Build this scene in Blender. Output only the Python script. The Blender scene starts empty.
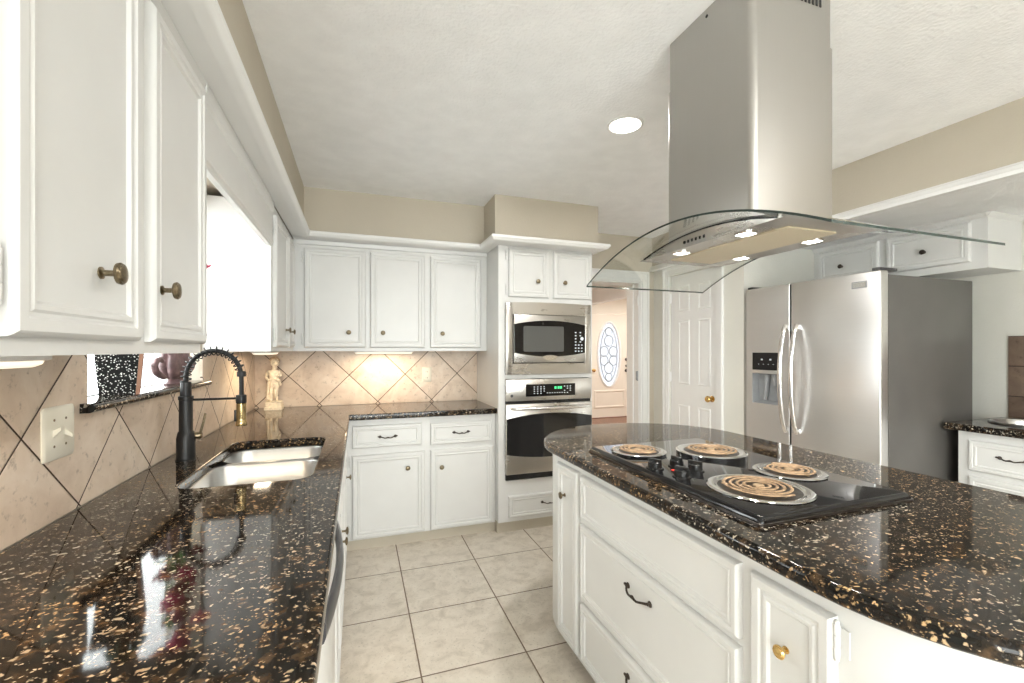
import bpy, bmesh, math, random
from mathutils import Matrix, Vector
random.seed(7)
D = bpy.data
S = bpy.context.scene
COL = S.collection
PI = math.pi

# ------------------------------------------------------------------ camera
cam = D.cameras.new('camera')
cam.sensor_width = 36.0
cam.lens = 442.0 * 36.0 / 1024.0
cam.shift_y = 8.5 / 1024.0
cam.clip_start = 0.02
co = D.objects.new('camera', cam)
COL.objects.link(co)
co.location = (0, 0, 1.338)
co.rotation_euler = (PI / 2, 0, math.radians(-19.2))
S.camera = co

# ------------------------------------------------------------------ sky, daylight, exposure
S.view_settings.view_transform = 'Standard'
S.view_settings.look = 'None'
S.view_settings.gamma = 1.0
S.view_settings.use_curve_mapping = False
S.view_settings.exposure = 0.14
W = D.worlds.new('sky')
S.world = W
W.use_nodes = True
bg = W.node_tree.nodes['Background']
bg.inputs['Color'].default_value = (0.97, 0.985, 1.0, 1)
bg.inputs['Strength'].default_value = 11.5

CAN_POWER = 13.0
CANS = [(1.235, 1.862), (1.235, -0.45), (0.75, -1.9), (2.2, -1.9), (2.3, -0.75)]  # first lamp is in view, the others are added behind the camera


def lamp_area(name, loc, size, power, color=(1, 1, 1), rot=(0, 0, 0), sy=None, spread=None, portal=False, parent=None):
    l = D.lights.new(name, 'AREA')
    l.energy = power
    l.color = color
    if sy:
        l.shape = 'RECTANGLE'
        l.size = size
        l.size_y = sy
    else:
        l.shape = 'DISK'
        l.size = size
    if spread:
        l.spread = spread
    if portal:
        l.cycles.is_portal = True
    o = D.objects.new(name, l)
    COL.objects.link(o)
    o.location = loc
    o.rotation_euler = rot
    return o


# sky portals in the sink window and both added windows (they only guide the sky's own light)
lamp_area('window_portal', (-0.80, 1.99, 1.62), 0.84, 1, rot=(0, -PI / 2, 0), sy=1.0, portal=True)
lamp_area('window_portal', (0.6, -3.02, 1.15), 2.3, 1, rot=(PI / 2, 0, 0), sy=2.19, portal=True)

lamp_area('window_portal', (-0.84, -2.0, 1.125), 1.85, 1, rot=(0, -PI / 2, 0), sy=1.5, portal=True)

# ------------------------------------------------------------------ materials
MATS = {}


def nmat(name):
    m = D.materials.new(name)
    m.use_nodes = True
    nt = m.node_tree
    b = nt.nodes['Principled BSDF']
    MATS[name] = m
    return m, nt, b


def srgb(r, g, b):
    f = lambda c: (c / 255 / 12.92) if c / 255 <= 0.04045 else ((c / 255 + 0.055) / 1.055) ** 2.4
    return (f(r), f(g), f(b), 1)


def N(nt, t, **kw):
    n = nt.nodes.new(t)
    for k, v in kw.items():
        if k.startswith('i_'):
            n.inputs[k[2:].replace('_', ' ')].default_value = v
        else:
            setattr(n, k, v)
    return n


def ramp(nt, fac, stops):
    r = nt.nodes.new('ShaderNodeValToRGB')
    while len(r.color_ramp.elements) < len(stops):
        r.color_ramp.elements.new(0.5)
    for e, (p, c) in zip(r.color_ramp.elements, stops):
        e.position = p
        e.color = c
    nt.links.new(fac, r.inputs['Fac'])
    return r


def mix(nt, fac, a, b):
    m = nt.nodes.new('ShaderNodeMix')
    m.data_type = 'RGBA'
    for sock, v in ((m.inputs[0], fac), (m.inputs[6], a), (m.inputs[7], b)):
        if hasattr(v, 'is_linked') or hasattr(v, 'links'):
            nt.links.new(v, sock)
        else:
            sock.default_value = v
    return m.outputs[2]


def math_(nt, op, a, b=None, c=None):
    m = nt.nodes.new('ShaderNodeMath')
    m.operation = op
    for i, v in enumerate((a, b, c)):
        if v is None:
            continue
        if hasattr(v, 'links'):
            nt.links.new(v, m.inputs[i])
        else:
            m.inputs[i].default_value = v
    return m.outputs[0]


def plain(name, col, rough=0.5, metal=0.0, spec=0.5, noise=0.0, nscale=8.0, bump=0.0, bscale=60.0, emit=None, estr=0.0):
    m, nt, b = nmat(name)
    b.inputs['Roughness'].default_value = rough
    b.inputs['Metallic'].default_value = metal
    b.inputs['Specular IOR Level'].default_value = spec
    if noise > 0:
        g = N(nt, 'ShaderNodeNewGeometry')
        n = N(nt, 'ShaderNodeTexNoise', i_Scale=nscale, i_Detail=3.0)
        nt.links.new(g.outputs['Position'], n.inputs['Vector'])
        lo = tuple(max(0, c * (1 - noise)) for c in col[:3]) + (1,)
        hi = tuple(min(1, c * (1 + noise)) for c in col[:3]) + (1,)
        r = ramp(nt, n.outputs['Fac'], [(0.3, lo), (0.7, hi)])
        nt.links.new(r.outputs['Color'], b.inputs['Base Color'])
    else:
        b.inputs['Base Color'].default_value = col
    if bump > 0:
        g2 = N(nt, 'ShaderNodeNewGeometry')
        n2 = N(nt, 'ShaderNodeTexNoise', i_Scale=bscale, i_Detail=4.0)
        nt.links.new(g2.outputs['Position'], n2.inputs['Vector'])
        bp = N(nt, 'ShaderNodeBump', i_Strength=bump, i_Distance=0.01)
        nt.links.new(n2.outputs['Fac'], bp.inputs['Height'])
        nt.links.new(bp.outputs['Normal'], b.inputs['Normal'])
    if emit:
        b.inputs['Emission Color'].default_value = emit
        b.inputs['Emission Strength'].default_value = estr
    return m


plain('white_paint', (0.70, 0.695, 0.675, 1), 0.32, noise=0.025, nscale=5)
plain('white_trim', (0.83, 0.825, 0.805, 1), 0.35, noise=0.02, nscale=4)
plain('beige_wall', (0.52, 0.465, 0.375, 1), 0.75, noise=0.03, nscale=3, bump=0.15, bscale=90)
plain('tan_wall', (0.36, 0.30, 0.22, 1), 0.75, noise=0.03, nscale=3)
plain('pale_wall', (0.74, 0.725, 0.66, 1), 0.7, noise=0.03, nscale=3, bump=0.15, bscale=90)
plain('cream_wall', (0.84, 0.765, 0.655, 1), 0.7, noise=0.03, nscale=3)
plain('ceiling_texture', (0.91, 0.91, 0.905, 1), 0.9, noise=0.03, nscale=10, bump=0.35, bscale=70)
plain('bronze', (0.07, 0.055, 0.045, 1), 0.35, 0.85, noise=0.3, nscale=120)
plain('antique_brass', (0.23, 0.185, 0.12, 1), 0.3, 1.0, noise=0.25, nscale=150)
plain('brass', (0.72, 0.50, 0.20, 1), 0.22, 1.0, noise=0.1, nscale=80)
plain('aged_brass', (0.50, 0.38, 0.19, 1), 0.2, 1.0, noise=0.1, nscale=80)
plain('black_metal', (0.006, 0.006, 0.0065, 1), 0.42, 0.0, noise=0.2, nscale=40)
plain('chrome', (0.85, 0.85, 0.85, 1), 0.07, 1.0, noise=0.04, nscale=30)
plain('black_glass', (0.006, 0.006, 0.007, 1), 0.05, 0.0, noise=0.2, nscale=20)
plain('black_plastic', (0.010, 0.010, 0.010, 1), 0.25, noise=0.2, nscale=30)
plain('window_mesh', (0.10, 0.10, 0.095, 1), 0.06, noise=0.1, nscale=300)
plain('grey_plastic', (0.32, 0.33, 0.34, 1), 0.35, noise=0.05, nscale=30)
plain('dark_grey', (0.05, 0.05, 0.055, 1), 0.3, noise=0.1, nscale=30)
plain('fridge_side', (0.115, 0.108, 0.10, 1), 0.38, noise=0.06, nscale=6, bump=0.06, bscale=300)
plain('coil', (0.40, 0.27, 0.165, 1), 0.5, 0.25, noise=0.35, nscale=60)
plain('burnt_steel', (0.10, 0.09, 0.085, 1), 0.3, 1.0, noise=0.3, nscale=40)
plain('coil_centre', (0.45, 0.32, 0.20, 1), 0.45, 0.3, noise=0.15, nscale=60)
plain('filter_mesh', (0.72, 0.63, 0.47, 1), 0.5, 0.25, noise=0.05, nscale=200, bump=0.2, bscale=400)
plain('stone_cream', (0.78, 0.69, 0.54, 1), 0.55, noise=0.14, nscale=60, bump=0.1, bscale=90)
plain('stone_hair', (0.50, 0.37, 0.25, 1), 0.6, noise=0.2, nscale=120)
plain('mauve_clay', (0.17, 0.105, 0.105, 1), 0.45, noise=0.45, nscale=28, bump=0.25, bscale=70)
plain('terracotta', (0.33, 0.17, 0.11, 1), 0.7, noise=0.15, nscale=40)
plain('petal_pink', (0.62, 0.06, 0.14, 1), 0.5, noise=0.25, nscale=50)
plain('petal_wine', (0.20, 0.012, 0.03, 1), 0.5, noise=0.25, nscale=50)
plain('leaf_green', (0.10, 0.24, 0.05, 1), 0.5, noise=0.3, nscale=40)
plain('leaf_dark', (0.035, 0.075, 0.025, 1), 0.5, noise=0.35, nscale=40)
plain('ivory_plastic', (0.83, 0.79, 0.67, 1), 0.35, noise=0.01, nscale=20)
plain('grout_shadow', (0.055, 0.035, 0.022, 1), 0.8, noise=0.2, nscale=20)  # dark colour stands in for shade in the toe recess
plain('hall_wood', (0.20, 0.085, 0.045, 1), 0.3, noise=0.3, nscale=9)
plain('concrete', (0.84, 0.84, 0.83, 1), 0.85, noise=0.1, nscale=6)
plain('fence_paint', (0.50, 0.52, 0.54, 1), 0.7, noise=0.1, nscale=9)
plain('lead', (0.35, 0.38, 0.40, 1), 0.5, 0.4, noise=0.1, nscale=30)
plain('led_white', (0.9, 0.9, 0.88, 1), 0.4, emit=(1, 0.95, 0.86, 1), estr=9.0)
plain('lens_warm', (0.9, 0.88, 0.82, 1), 0.35, emit=(1, 0.86, 0.66, 1), estr=0.9)
plain('digit_green', (0.02, 0.2, 0.05, 1), 0.4, emit=(0.1, 1.0, 0.35, 1), estr=1.0)
plain('digit_white', (0.7, 0.75, 0.8, 1), 0.4)
plain('indicator_red', (0.6, 0.03, 0.02, 1), 0.3, emit=(1, 0.06, 0.03, 1), estr=0.7)


def steel(name, col, rough, axis, metal=1.0):
    m, nt, b = nmat(name)
    g = N(nt, 'ShaderNodeNewGeometry')
    mp = N(nt, 'ShaderNodeMapping')
    sc = [260, 260, 260]
    for a in axis:
        sc['xyz'.index(a)] = 2.5
    mp.inputs['Scale'].default_value = sc
    nt.links.new(g.outputs['Position'], mp.inputs['Vector'])
    n = N(nt, 'ShaderNodeTexNoise', i_Scale=1.0, i_Detail=2.0)
    nt.links.new(mp.outputs['Vector'], n.inputs['Vector'])
    n2 = N(nt, 'ShaderNodeTexNoise', i_Scale=5.0, i_Detail=4.0)
    nt.links.new(g.outputs['Position'], n2.inputs['Vector'])
    r = ramp(nt, n.outputs['Fac'], [(0.25, tuple(c * 0.98 for c in col[:3]) + (1,)), (0.75, col)])
    nt.links.new(r.outputs['Color'], b.inputs['Base Color'])
    f = math_(nt, 'MULTIPLY_ADD', n.outputs['Fac'], 0.025, rough - 0.03)
    f2 = math_(nt, 'MULTIPLY_ADD', n2.outputs['Fac'], 0.12, f)
    nt.links.new(f2, b.inputs['Roughness'])
    b.inputs['Metallic'].default_value = metal
    return m


steel('steel_v', (0.47, 0.455, 0.43, 1), 0.34, 'z')
steel('steel_h', (0.50, 0.475, 0.44, 1), 0.24, 'xy')
steel('steel_fridge', (0.80, 0.79, 0.78, 1), 0.30, 'xy')
steel('steel_sink', (0.60, 0.60, 0.59, 1), 0.25, 'xy')
steel('steel_handle', (0.80, 0.79, 0.78, 1), 0.16, 'z')


def granite():
    m, nt, b = nmat('granite')
    g = N(nt, 'ShaderNodeNewGeometry')
    mp = N(nt, 'ShaderNodeMapping')
    mp.inputs['Rotation'].default_value = (0, 0, 0.25)
    mp.inputs['Scale'].default_value = (0.92, 1.08, 1.0)
    nt.links.new(g.outputs['Position'], mp.inputs['Vector'])
    V = mp.outputs['Vector']

    def noise(s, d, r=0.5, dist=0.0):
        n = N(nt, 'ShaderNodeTexNoise', i_Scale=s, i_Detail=d, i_Roughness=r, i_Distortion=dist)
        nt.links.new(V, n.inputs['Vector'])
        return n.outputs['Fac']
    wob = N(nt, 'ShaderNodeTexNoise', i_Scale=55.0, i_Detail=4.0)
    nt.links.new(V, wob.inputs['Vector'])
    wv = N(nt, 'ShaderNodeVectorMath', operation='MULTIPLY_ADD')
    nt.links.new(wob.outputs['Color'], wv.inputs[0])
    wv.inputs[1].default_value = (0.028, 0.028, 0.028)
    nt.links.new(V, wv.inputs[2])

    def flecks(scale, share, size, soft):
        v = N(nt, 'ShaderNodeTexVoronoi', i_Scale=scale)
        nt.links.new(wv.outputs[0], v.inputs['Vector'])
        sc = N(nt, 'ShaderNodeSeparateColor')
        nt.links.new(v.outputs['Color'], sc.inputs[0])
        pick = math_(nt, 'LESS_THAN', sc.outputs[0], share)
        rad = math_(nt, 'MULTIPLY_ADD', sc.outputs[1], size * 0.7, size * 0.45)
        d = math_(nt, 'DIVIDE', math_(nt, 'SUBTRACT', rad, v.outputs['Distance']), soft)
        d.node.use_clamp = True
        return math_(nt, 'MULTIPLY', math_(nt, 'MULTIPLY', d, pick), math_(nt, 'MULTIPLY_ADD', sc.outputs[2], 0.65, 0.35))
    base = ramp(nt, noise(34, 4, 0.6), [(0.38, (0.005, 0.005, 0.0045, 1)), (0.53, (0.014, 0.010, 0.007, 1)), (0.68, (0.085, 0.050, 0.025, 1))]).outputs['Color']
    gold = ramp(nt, noise(3.0, 2), [(0.40, srgb(215, 205, 188)), (0.60, srgb(206, 168, 120))]).outputs['Color']
    c = mix(nt, flecks(80.0, 0.60, 0.38, 0.15), base, gold)
    c = mix(nt, flecks(150.0, 0.52, 0.38, 0.18), c, gold)
    nt.links.new(c, b.inputs['Base Color'])
    b.inputs['Roughness'].default_value = 0.055
    b.inputs['Specular IOR Level'].default_value = 0.30
    return m


granite()


def tile(name, ua, ub, period, off_a, off_b, half, cols, grout, rough, diag=True, nscale=5.0):
    """tile laid on world axes ua, ub; diag: the joints run along a+b and a-b"""
    m, nt, b = nmat(name)
    g = N(nt, 'ShaderNodeNewGeometry')
    sp = N(nt, 'ShaderNodeSeparateXYZ')
    nt.links.new(g.outputs['Position'], sp.inputs[0])
    A = sp.outputs['XYZ'.index(ua)]
    B = sp.outputs['XYZ'.index(ub)]
    if diag:
        P_ = math_(nt, 'ADD', A, B)
        Q_ = math_(nt, 'SUBTRACT', A, B)
    else:
        P_, Q_ = A, B

    def line(v, off):
        t = math_(nt, 'DIVIDE', math_(nt, 'SUBTRACT', v, off), period)
        fl = math_(nt, 'FLOOR', t)
        fr = math_(nt, 'SUBTRACT', t, fl)
        d = math_(nt, 'MINIMUM', fr, math_(nt, 'SUBTRACT', 1.0, fr))
        return d, fl
    d1, i1 = line(P_, off_a)
    d2, i2 = line(Q_, off_b)
    dm = math_(nt, 'MINIMUM', d1, d2)
    gm = math_(nt, 'LESS_THAN', dm, half / period)
    cid = math_(nt, 'FRACT', math_(nt, 'MULTIPLY', math_(nt, 'SINE', math_(nt, 'ADD', math_(nt, 'MULTIPLY', i1, 12.9898), math_(nt, 'MULTIPLY', i2, 78.233))), 437.58))
    off = N(nt, 'ShaderNodeCombineXYZ')
    for k in range(3):
        nt.links.new(math_(nt, 'MULTIPLY', cid, 7.0 + 3 * k), off.inputs[k])
    va = N(nt, 'ShaderNodeVectorMath', operation='ADD')
    nt.links.new(g.outputs['Position'], va.inputs[0])
    nt.links.new(off.outputs[0], va.inputs[1])
    n = N(nt, 'ShaderNodeTexNoise', i_Scale=nscale, i_Detail=6.0, i_Roughness=0.62, i_Distortion=0.6)
    nt.links.new(va.outputs[0], n.inputs['Vector'])
    n3 = N(nt, 'ShaderNodeTexNoise', i_Scale=nscale * 7, i_Detail=4.0, i_Roughness=0.7)
    nt.links.new(va.outputs[0], n3.inputs['Vector'])
    c = ramp(nt, n.outputs['Fac'], [(0.30, cols[0]), (0.50, cols[1]), (0.70, cols[2])]).outputs['Color']
    sp2 = ramp(nt, n3.outputs['Fac'], [(0.30, (1, 1, 1, 1)), (0.42, (0, 0, 0, 1))]).outputs['Color']
    dk = tuple(x * 0.62 for x in cols[0][:3]) + (1,)
    c = mix(nt, math_(nt, 'MULTIPLY', sp2, 0.75), c, dk)
    c = mix(nt, gm, c, grout)
    nt.links.new(c, b.inputs['Base Color'])
    rr = math_(nt, 'MULTIPLY_ADD', gm, 0.5, rough)
    nt.links.new(rr, b.inputs['Roughness'])
    bp = N(nt, 'ShaderNodeBump', i_Strength=0.5, i_Distance=0.003)
    sm = N(nt, 'ShaderNodeMapRange')
    sm.inputs[1].default_value = half * 0.6 / period
    sm.inputs[2].default_value = half * 2.0 / period
    nt.links.new(dm, sm.inputs[0])
    nt.links.new(sm.outputs[0], bp.inputs['Height'])
    nt.links.new(bp.outputs['Normal'], b.inputs['Normal'])
    return m


BS = ((0.52, 0.40, 0.305, 1), (0.66, 0.54, 0.43, 1), (0.76, 0.655, 0.55, 1))
GR = (0.045, 0.024, 0.014, 1)
tile('tile_left', 'Y', 'Z', 0.4295, 2.432, 0.155, 0.0032, BS, GR, 0.33)
tile('tile_back', 'X', 'Z', 0.4245, 1.0785, -1.208, 0.0032, BS, GR, 0.33)
tile('tile_right', 'Y', 'Z', 0.187, 1.517, 1.238, 0.003, ((0.13, 0.085, 0.06, 1), (0.18, 0.125, 0.09, 1), (0.24, 0.17, 0.125, 1)), (0.05, 0.035, 0.03, 1), 0.35, diag=False)
tile('tile_floor', 'X', 'Y', 0.4595, 0.245, 2.7485, 0.0032, ((0.53, 0.465, 0.38, 1), (0.68, 0.61, 0.515, 1), (0.76, 0.695, 0.60, 1)), (0.19, 0.135, 0.09, 1), 0.38, diag=False, nscale=13)


def glass(name, tint, edge=False, refl=1.0):
    m = D.materials.new(name)
    m.use_nodes = True
    nt = m.node_tree
    nt.nodes.remove(nt.nodes['Principled BSDF'])
    out = nt.nodes['Material Output']
    tr = N(nt, 'ShaderNodeBsdfTransparent')
    tr.inputs['Color'].default_value = tint
    gl = N(nt, 'ShaderNodeBsdfGlossy')
    gl.inputs['Roughness'].default_value = 0.02
    gl.inputs['Color'].default_value = (1, 1, 1, 1)
    fr = N(nt, 'ShaderNodeFresnel')
    gm = N(nt, 'ShaderNodeNewGeometry')
    # same reflection on the way in and out of the thin pane
    nt.links.new(math_(nt, 'MULTIPLY_ADD', gm.outputs['Backfacing'], 1 / 1.45 - 1.45, 1.45), fr.inputs['IOR'])
    mx = N(nt, 'ShaderNodeMixShader')
    nt.links.new(math_(nt, 'MULTIPLY', fr.outputs[0], refl), mx.inputs[0])
    nt.links.new(tr.outputs[0], mx.inputs[1])
    nt.links.new(gl.outputs[0], mx.inputs[2])
    nt.links.new(mx.outputs[0], out.inputs['Surface'])
    MATS[name] = m


glass('clear_glass', (0.965, 0.985, 0.975, 1))
glass('door_glass', (0.30, 0.305, 0.315, 1))
plain('glass_edge', (0.03, 0.045, 0.04, 1), 0.12, noise=0.1, nscale=30)


def speckle():
    m, nt, b = nmat('speckled_glaze')
    g = N(nt, 'ShaderNodeNewGeometry')
    v = N(nt, 'ShaderNodeTexVoronoi', i_Scale=150.0)
    nt.links.new(g.outputs['Position'], v.inputs['Vector'])
    b.inputs['Specular IOR Level'].default_value = 0.15
    r = ramp(nt, v.outputs['Distance'], [(0.20, (0.75, 0.75, 0.72, 1)), (0.34, (0.006, 0.006, 0.006, 1))])
    nt.links.new(r.outputs['Color'], b.inputs['Base Color'])
    b.inputs['Roughness'].default_value = 0.5


speckle()

# ------------------------------------------------------------------ mesh helpers


def B():
    return bmesh.new()


def box(bm, x0, x1, y0, y1, z0, z1, bev=0.0, seg=2):
    vs = [bm.verts.new((x, y, z)) for x in (x0, x1) for y in (y0, y1) for z in (z0, z1)]
    idx = [(0, 1, 3, 2), (4, 6, 7, 5), (0, 4, 5, 1), (2, 3, 7, 6), (0, 2, 6, 4), (1, 5, 7, 3)]
    fs = [bm.faces.new([vs[i] for i in f]) for f in idx]
    if bev > 0:
        es = list({e for f in fs for e in f.edges})
        bmesh.ops.bevel(bm, geom=es, offset=bev, segments=seg, affect='EDGES', profile=0.5)
    return bm


def loft(bm, rings, closed=True, caps=True):
    R = [[bm.verts.new(p) for p in r] for r in rings]
    n = len(R[0])
    for a, b_ in zip(R, R[1:]):
        for i in range(n if closed else n - 1):
            j = (i + 1) % n
            bm.faces.new((a[i], a[j], b_[j], b_[i]))
    if caps and closed:
        bm.faces.new(list(reversed(R[0])))
        bm.faces.new(R[-1])
    return R


def lathe(bm, prof, c=(0, 0, 0), axis='z', n=24, mod=None):
    """prof: (radius, height) list; axis: direction the height grows along"""
    rings = []
    for r, h in prof:
        ring = []
        for i in range(n):
            a = 2 * PI * i / n
            rr = max(r, 1e-4) * (mod(a, h) if mod else 1)
            p, q = rr * math.cos(a), rr * math.sin(a)
            if axis == 'z':
                v = (p, q, h)
            elif axis == '-y':
                v = (p, -h, q)
            elif axis == 'y':
                v = (q, h, p)
            elif axis == '-x':
                v = (-h, q, p)
            elif axis == 'x':
                v = (h, p, q)
            elif axis == '-z':
                v = (q, p, -h)
            ring.append((v[0] + c[0], v[1] + c[1], v[2] + c[2]))
        rings.append(ring)
    loft(bm, rings)
    return bm


def tube(bm, pts, r, n=10, closed=False, flat=None):
    pts = [Vector(p) for p in pts]
    m = len(pts)
    rs = r if isinstance(r, (list, tuple)) else [r] * m
    rings = []
    up = None
    for i, p in enumerate(pts):
        if closed:
            t = (pts[(i + 1) % m] - pts[i - 1]).normalized()
        else:
            t = (pts[min(i + 1, m - 1)] - pts[max(i - 1, 0)]).normalized()
        if up is None:
            up = Vector((0, 0, 1)) if abs(t.z) < 0.9 else Vector((1, 0, 0))
        u = (up - t * up.dot(t)).normalized()
        up = u
        w = t.cross(u)
        k = flat or (1, 1)
        rings.append([p + (u * math.cos(2 * PI * j / n) * k[0] + w * math.sin(2 * PI * j / n) * k[1]) * rs[i] for j in range(n)])
    if closed:
        R = [[bm.verts.new(q) for q in ring] for ring in rings]
        for i in range(m):
            a, b_ = R[i], R[(i + 1) % m]
            for j in range(n):
                k2 = (j + 1) % n
                bm.faces.new((a[j], a[k2], b_[k2], b_[j]))
    else:
        loft(bm, rings)
    return bm


def sphere(bm, c, r, sc=(1, 1, 1), u=16, v=10):
    bmesh.ops.create_uvsphere(bm, u_segments=u, v_segments=v, radius=r, matrix=Matrix.Translation(c) @ Matrix.Diagonal((*sc, 1)))
    return bm


def prism(bm, pts2, d0, d1, plane='xz'):
    """polygon in a plane, pushed along the third axis from d0 to d1"""
    def f(p, d):
        return {'xz': (p[0], d, p[1]), 'yz': (d, p[0], p[1]), 'xy': (p[0], p[1], d)}[plane]
    loft(bm, [[f(p, d0) for p in pts2], [f(p, d1) for p in pts2]])
    return bm


def obj(name, bm, mat, parent=None, world=True, ang=35, smooth=True):
    """bm -> one mesh object; with a parent, the coordinates are world's (world=True) or the parent's own"""
    me = D.meshes.new(name)
    bmesh.ops.recalc_face_normals(bm, faces=bm.faces)
    if parent is not None and world:
        bm.transform(parent.matrix_basis.inverted() if parent.parent is None else (parent.parent.matrix_basis @ parent.matrix_basis).inverted())
    bm.to_mesh(me)
    bm.free()
    for m in (mat if isinstance(mat, (list, tuple)) else [mat]):
        me.materials.append(MATS[m])
    if smooth:
        me.shade_smooth()
        me.set_sharp_from_angle(angle=math.radians(ang))
    o = D.objects.new(name, me)
    COL.objects.link(o)
    if parent is not None:
        o.parent = parent
    return o


def thing(name, label, cat, loc=(0, 0, 0), rz=0.0, group=None):
    o = D.objects.new(name, None)
    o.empty_display_size = 0.1
    COL.objects.link(o)
    o.location = loc
    o.rotation_euler = (0, 0, rz)
    o.matrix_basis = Matrix.Translation(loc) @ Matrix.Rotation(rz, 4, 'Z')
    return tag(o, label, cat, group)


def tag(o, label, cat, group=None):
    o['label'] = label
    o['category'] = cat
    if group:
        o['group'] = group
    return o


def struct(name, bm, mat, smooth=False, parent=None):
    o = obj(name, bm, mat, parent, smooth=smooth)
    if parent is None:
        o['kind'] = 'structure'
    return o


def rrect(x0, x1, y0, y1, r, n=6):
    pts = []
    for cx, cy, a0 in ((x1 - r, y1 - r, 0), (x0 + r, y1 - r, PI / 2), (x0 + r, y0 + r, PI), (x1 - r, y0 + r, 1.5 * PI)):
        for i in range(n + 1):
            a = a0 + PI / 2 * i / n
            pts.append((cx + r * math.cos(a), cy + r * math.sin(a)))
    return pts


def slab_curve(name, outlines, z0, z1, bev, mat, parent=None, res=4):
    """flat slab with holes and rounded edges"""
    cu = D.curves.new(name, 'CURVE')
    cu.dimensions = '2D'
    cu.fill_mode = 'BOTH'
    cu.extrude = (z1 - z0) / 2 - bev
    cu.bevel_depth = bev
    cu.bevel_resolution = res
    cu.offset = -bev
    for pts in outlines:
        sp = cu.splines.new('POLY')
        sp.points.add(len(pts) - 1)
        for p, q in zip(sp.points, pts):
            p.co = (q[0], q[1], 0, 1)
        sp.use_cyclic_u = True
    t = D.objects.new(name + '_c', cu)
    COL.objects.link(t)
    dg = bpy.context.evaluated_depsgraph_get()
    dg.update()
    me = D.meshes.new_from_object(t.evaluated_get(dg))
    COL.objects.unlink(t)
    D.objects.remove(t)
    bm = bmesh.new()
    bm.from_mesh(me)
    D.meshes.remove(me)
    bmesh.ops.translate(bm, verts=bm.verts, vec=(0, 0, (z0 + z1) / 2))
    bmesh.ops.remove_doubles(bm, verts=bm.verts, dist=1e-5)
    o = obj(name, bm, mat, parent)
    for p in o.data.polygons:
        if abs(p.normal.z) > 0.9995:
            p.use_smooth = False
    return o


# ---- cabinet fronts, local: x along the width, -y outward, z up
DOOR_RINGS = [(0.0, 0.0), (0.0, 0.010), (0.0035, 0.0155), (0.008, 0.019), (0.024, 0.019), (0.028, 0.0145), (0.033, 0.0145),
              (0.037, 0.0175), (0.044, 0.0165), (0.049, 0.0105), (0.055, 0.0105)]
DRAWER_RINGS = [(0.0, 0.0), (0.0, 0.010), (0.003, 0.0155), (0.007, 0.019), (0.018, 0.019), (0.021, 0.0145), (0.025, 0.0145),
                (0.028, 0.0175), (0.033, 0.0165), (0.037, 0.0115), (0.041, 0.0115)]


def ring_panel(bm, x0, x1, z0, z1, yface, rings=DOOR_RINGS):
    loft(bm, [[(x0 + i, yface - h, z0 + i), (x1 - i, yface - h, z0 + i), (x1 - i, yface - h, z1 - i), (x0 + i, yface - h, z1 - i)] for i, h in rings])
    return bm


KNOB = [(0.009, 0.0), (0.009, 0.002), (0.0045, 0.004), (0.0045, 0.016), (0.009, 0.019), (0.0155, 0.021), (0.0165, 0.025), (0.0145, 0.0275),
        (0.0125, 0.027), (0.0115, 0.0285), (0.007, 0.030), (0.0, 0.0305)]


def knob(parent, x, yface, z, mat='antique_brass', s=1.0):
    bm = B()
    lathe(bm, [(r * s, h * s) for r, h in KNOB], (x, yface, z), '-y', 20)
    return obj('knob', bm, mat, parent, world=False)


def pull(parent, x, yface, z, w=0.10, mat='bronze', drop=0.006):
    bm = B()
    n = 17
    pts, rs = [], []
    for i in range(n):
        t = -1 + 2 * i / (n - 1)
        out = 0.022 * (1 - abs(t) ** 3) + 0.004
        dz = -drop * math.cos(t * PI / 2) + 0.003 * math.cos(t * PI * 2.5) * (1 - abs(t))
        pts.append((x + t * w / 2, yface - out, z + dz))
        rs.append(0.0036 + 0.0022 * math.exp(-(t / 0.13) ** 2) + 0.0014 * abs(t) ** 6)
    tube(bm, pts, rs, 8)
    for sgn in (-1, 1):
        lathe(bm, [(0.010, 0.0), (0.009, 0.003), (0.005, 0.006), (0.0045, 0.010), (0.001, 0.011)], (x + sgn * w / 2, yface, z), '-y', 12)
        sphere(bm, (x + sgn * (w / 2 + 0.008), yface - 0.006, z + 0.002), 0.0058, (1.4, 0.8, 0.8), 10, 6)
    return obj('pull', bm, mat, parent, world=False)


def hinge(parent, x, yface, z, mat='white_paint'):
    bm = B()
    box(bm, x - 0.004, x + 0.018, yface - 0.003, yface, z - 0.026, z + 0.026, 0.001, 1)
    for k in range(3):
        lathe(bm, [(0.0048, -0.0105), (0.0056, -0.009), (0.0056, 0.009), (0.0048, 0.0105)], (x - 0.002, yface - 0.008, z + (k - 1) * 0.0215), 'z', 10)
    for s_ in (-1, 1):
        sphere(bm, (x - 0.002, yface - 0.008, z + s_ * 0.035), 0.005, (1, 1, 1), 8, 6)
    return obj('hinge', bm, mat, parent, world=False)


def cab_door(parent, x0, x1, z0, z1, kx=None, kz=None, yface=0.0, hinges=None, kmat='antique_brass', ks=1.0):
    bm = B()
    ring_panel(bm, x0, x1, z0, z1, yface)
    d = obj('door', bm, 'white_paint', parent, world=False)
    if kx is not None:
        inner = min(kx - x0, x1 - kx) < 0.05
        knob(d, kx, yface - (0.017 if inner else 0.0105), kz, kmat, ks)
    if hinges:
        hx, zs = hinges
        for hz in zs:
            hinge(d, hx, yface - 0.0005, hz)
    return d


def cab_drawer(parent, x0, x1, z0, z1, px=None, pz=None, yface=0.0, w=0.10):
    bm = B()
    ring_panel(bm, x0, x1, z0, z1, yface, DRAWER_RINGS)
    d = obj('drawer', bm, 'white_paint', parent, world=False)
    if px is not None:
        pull(d, px, yface - 0.0115, pz, w)
    return d


CEIL = 2.44
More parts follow.
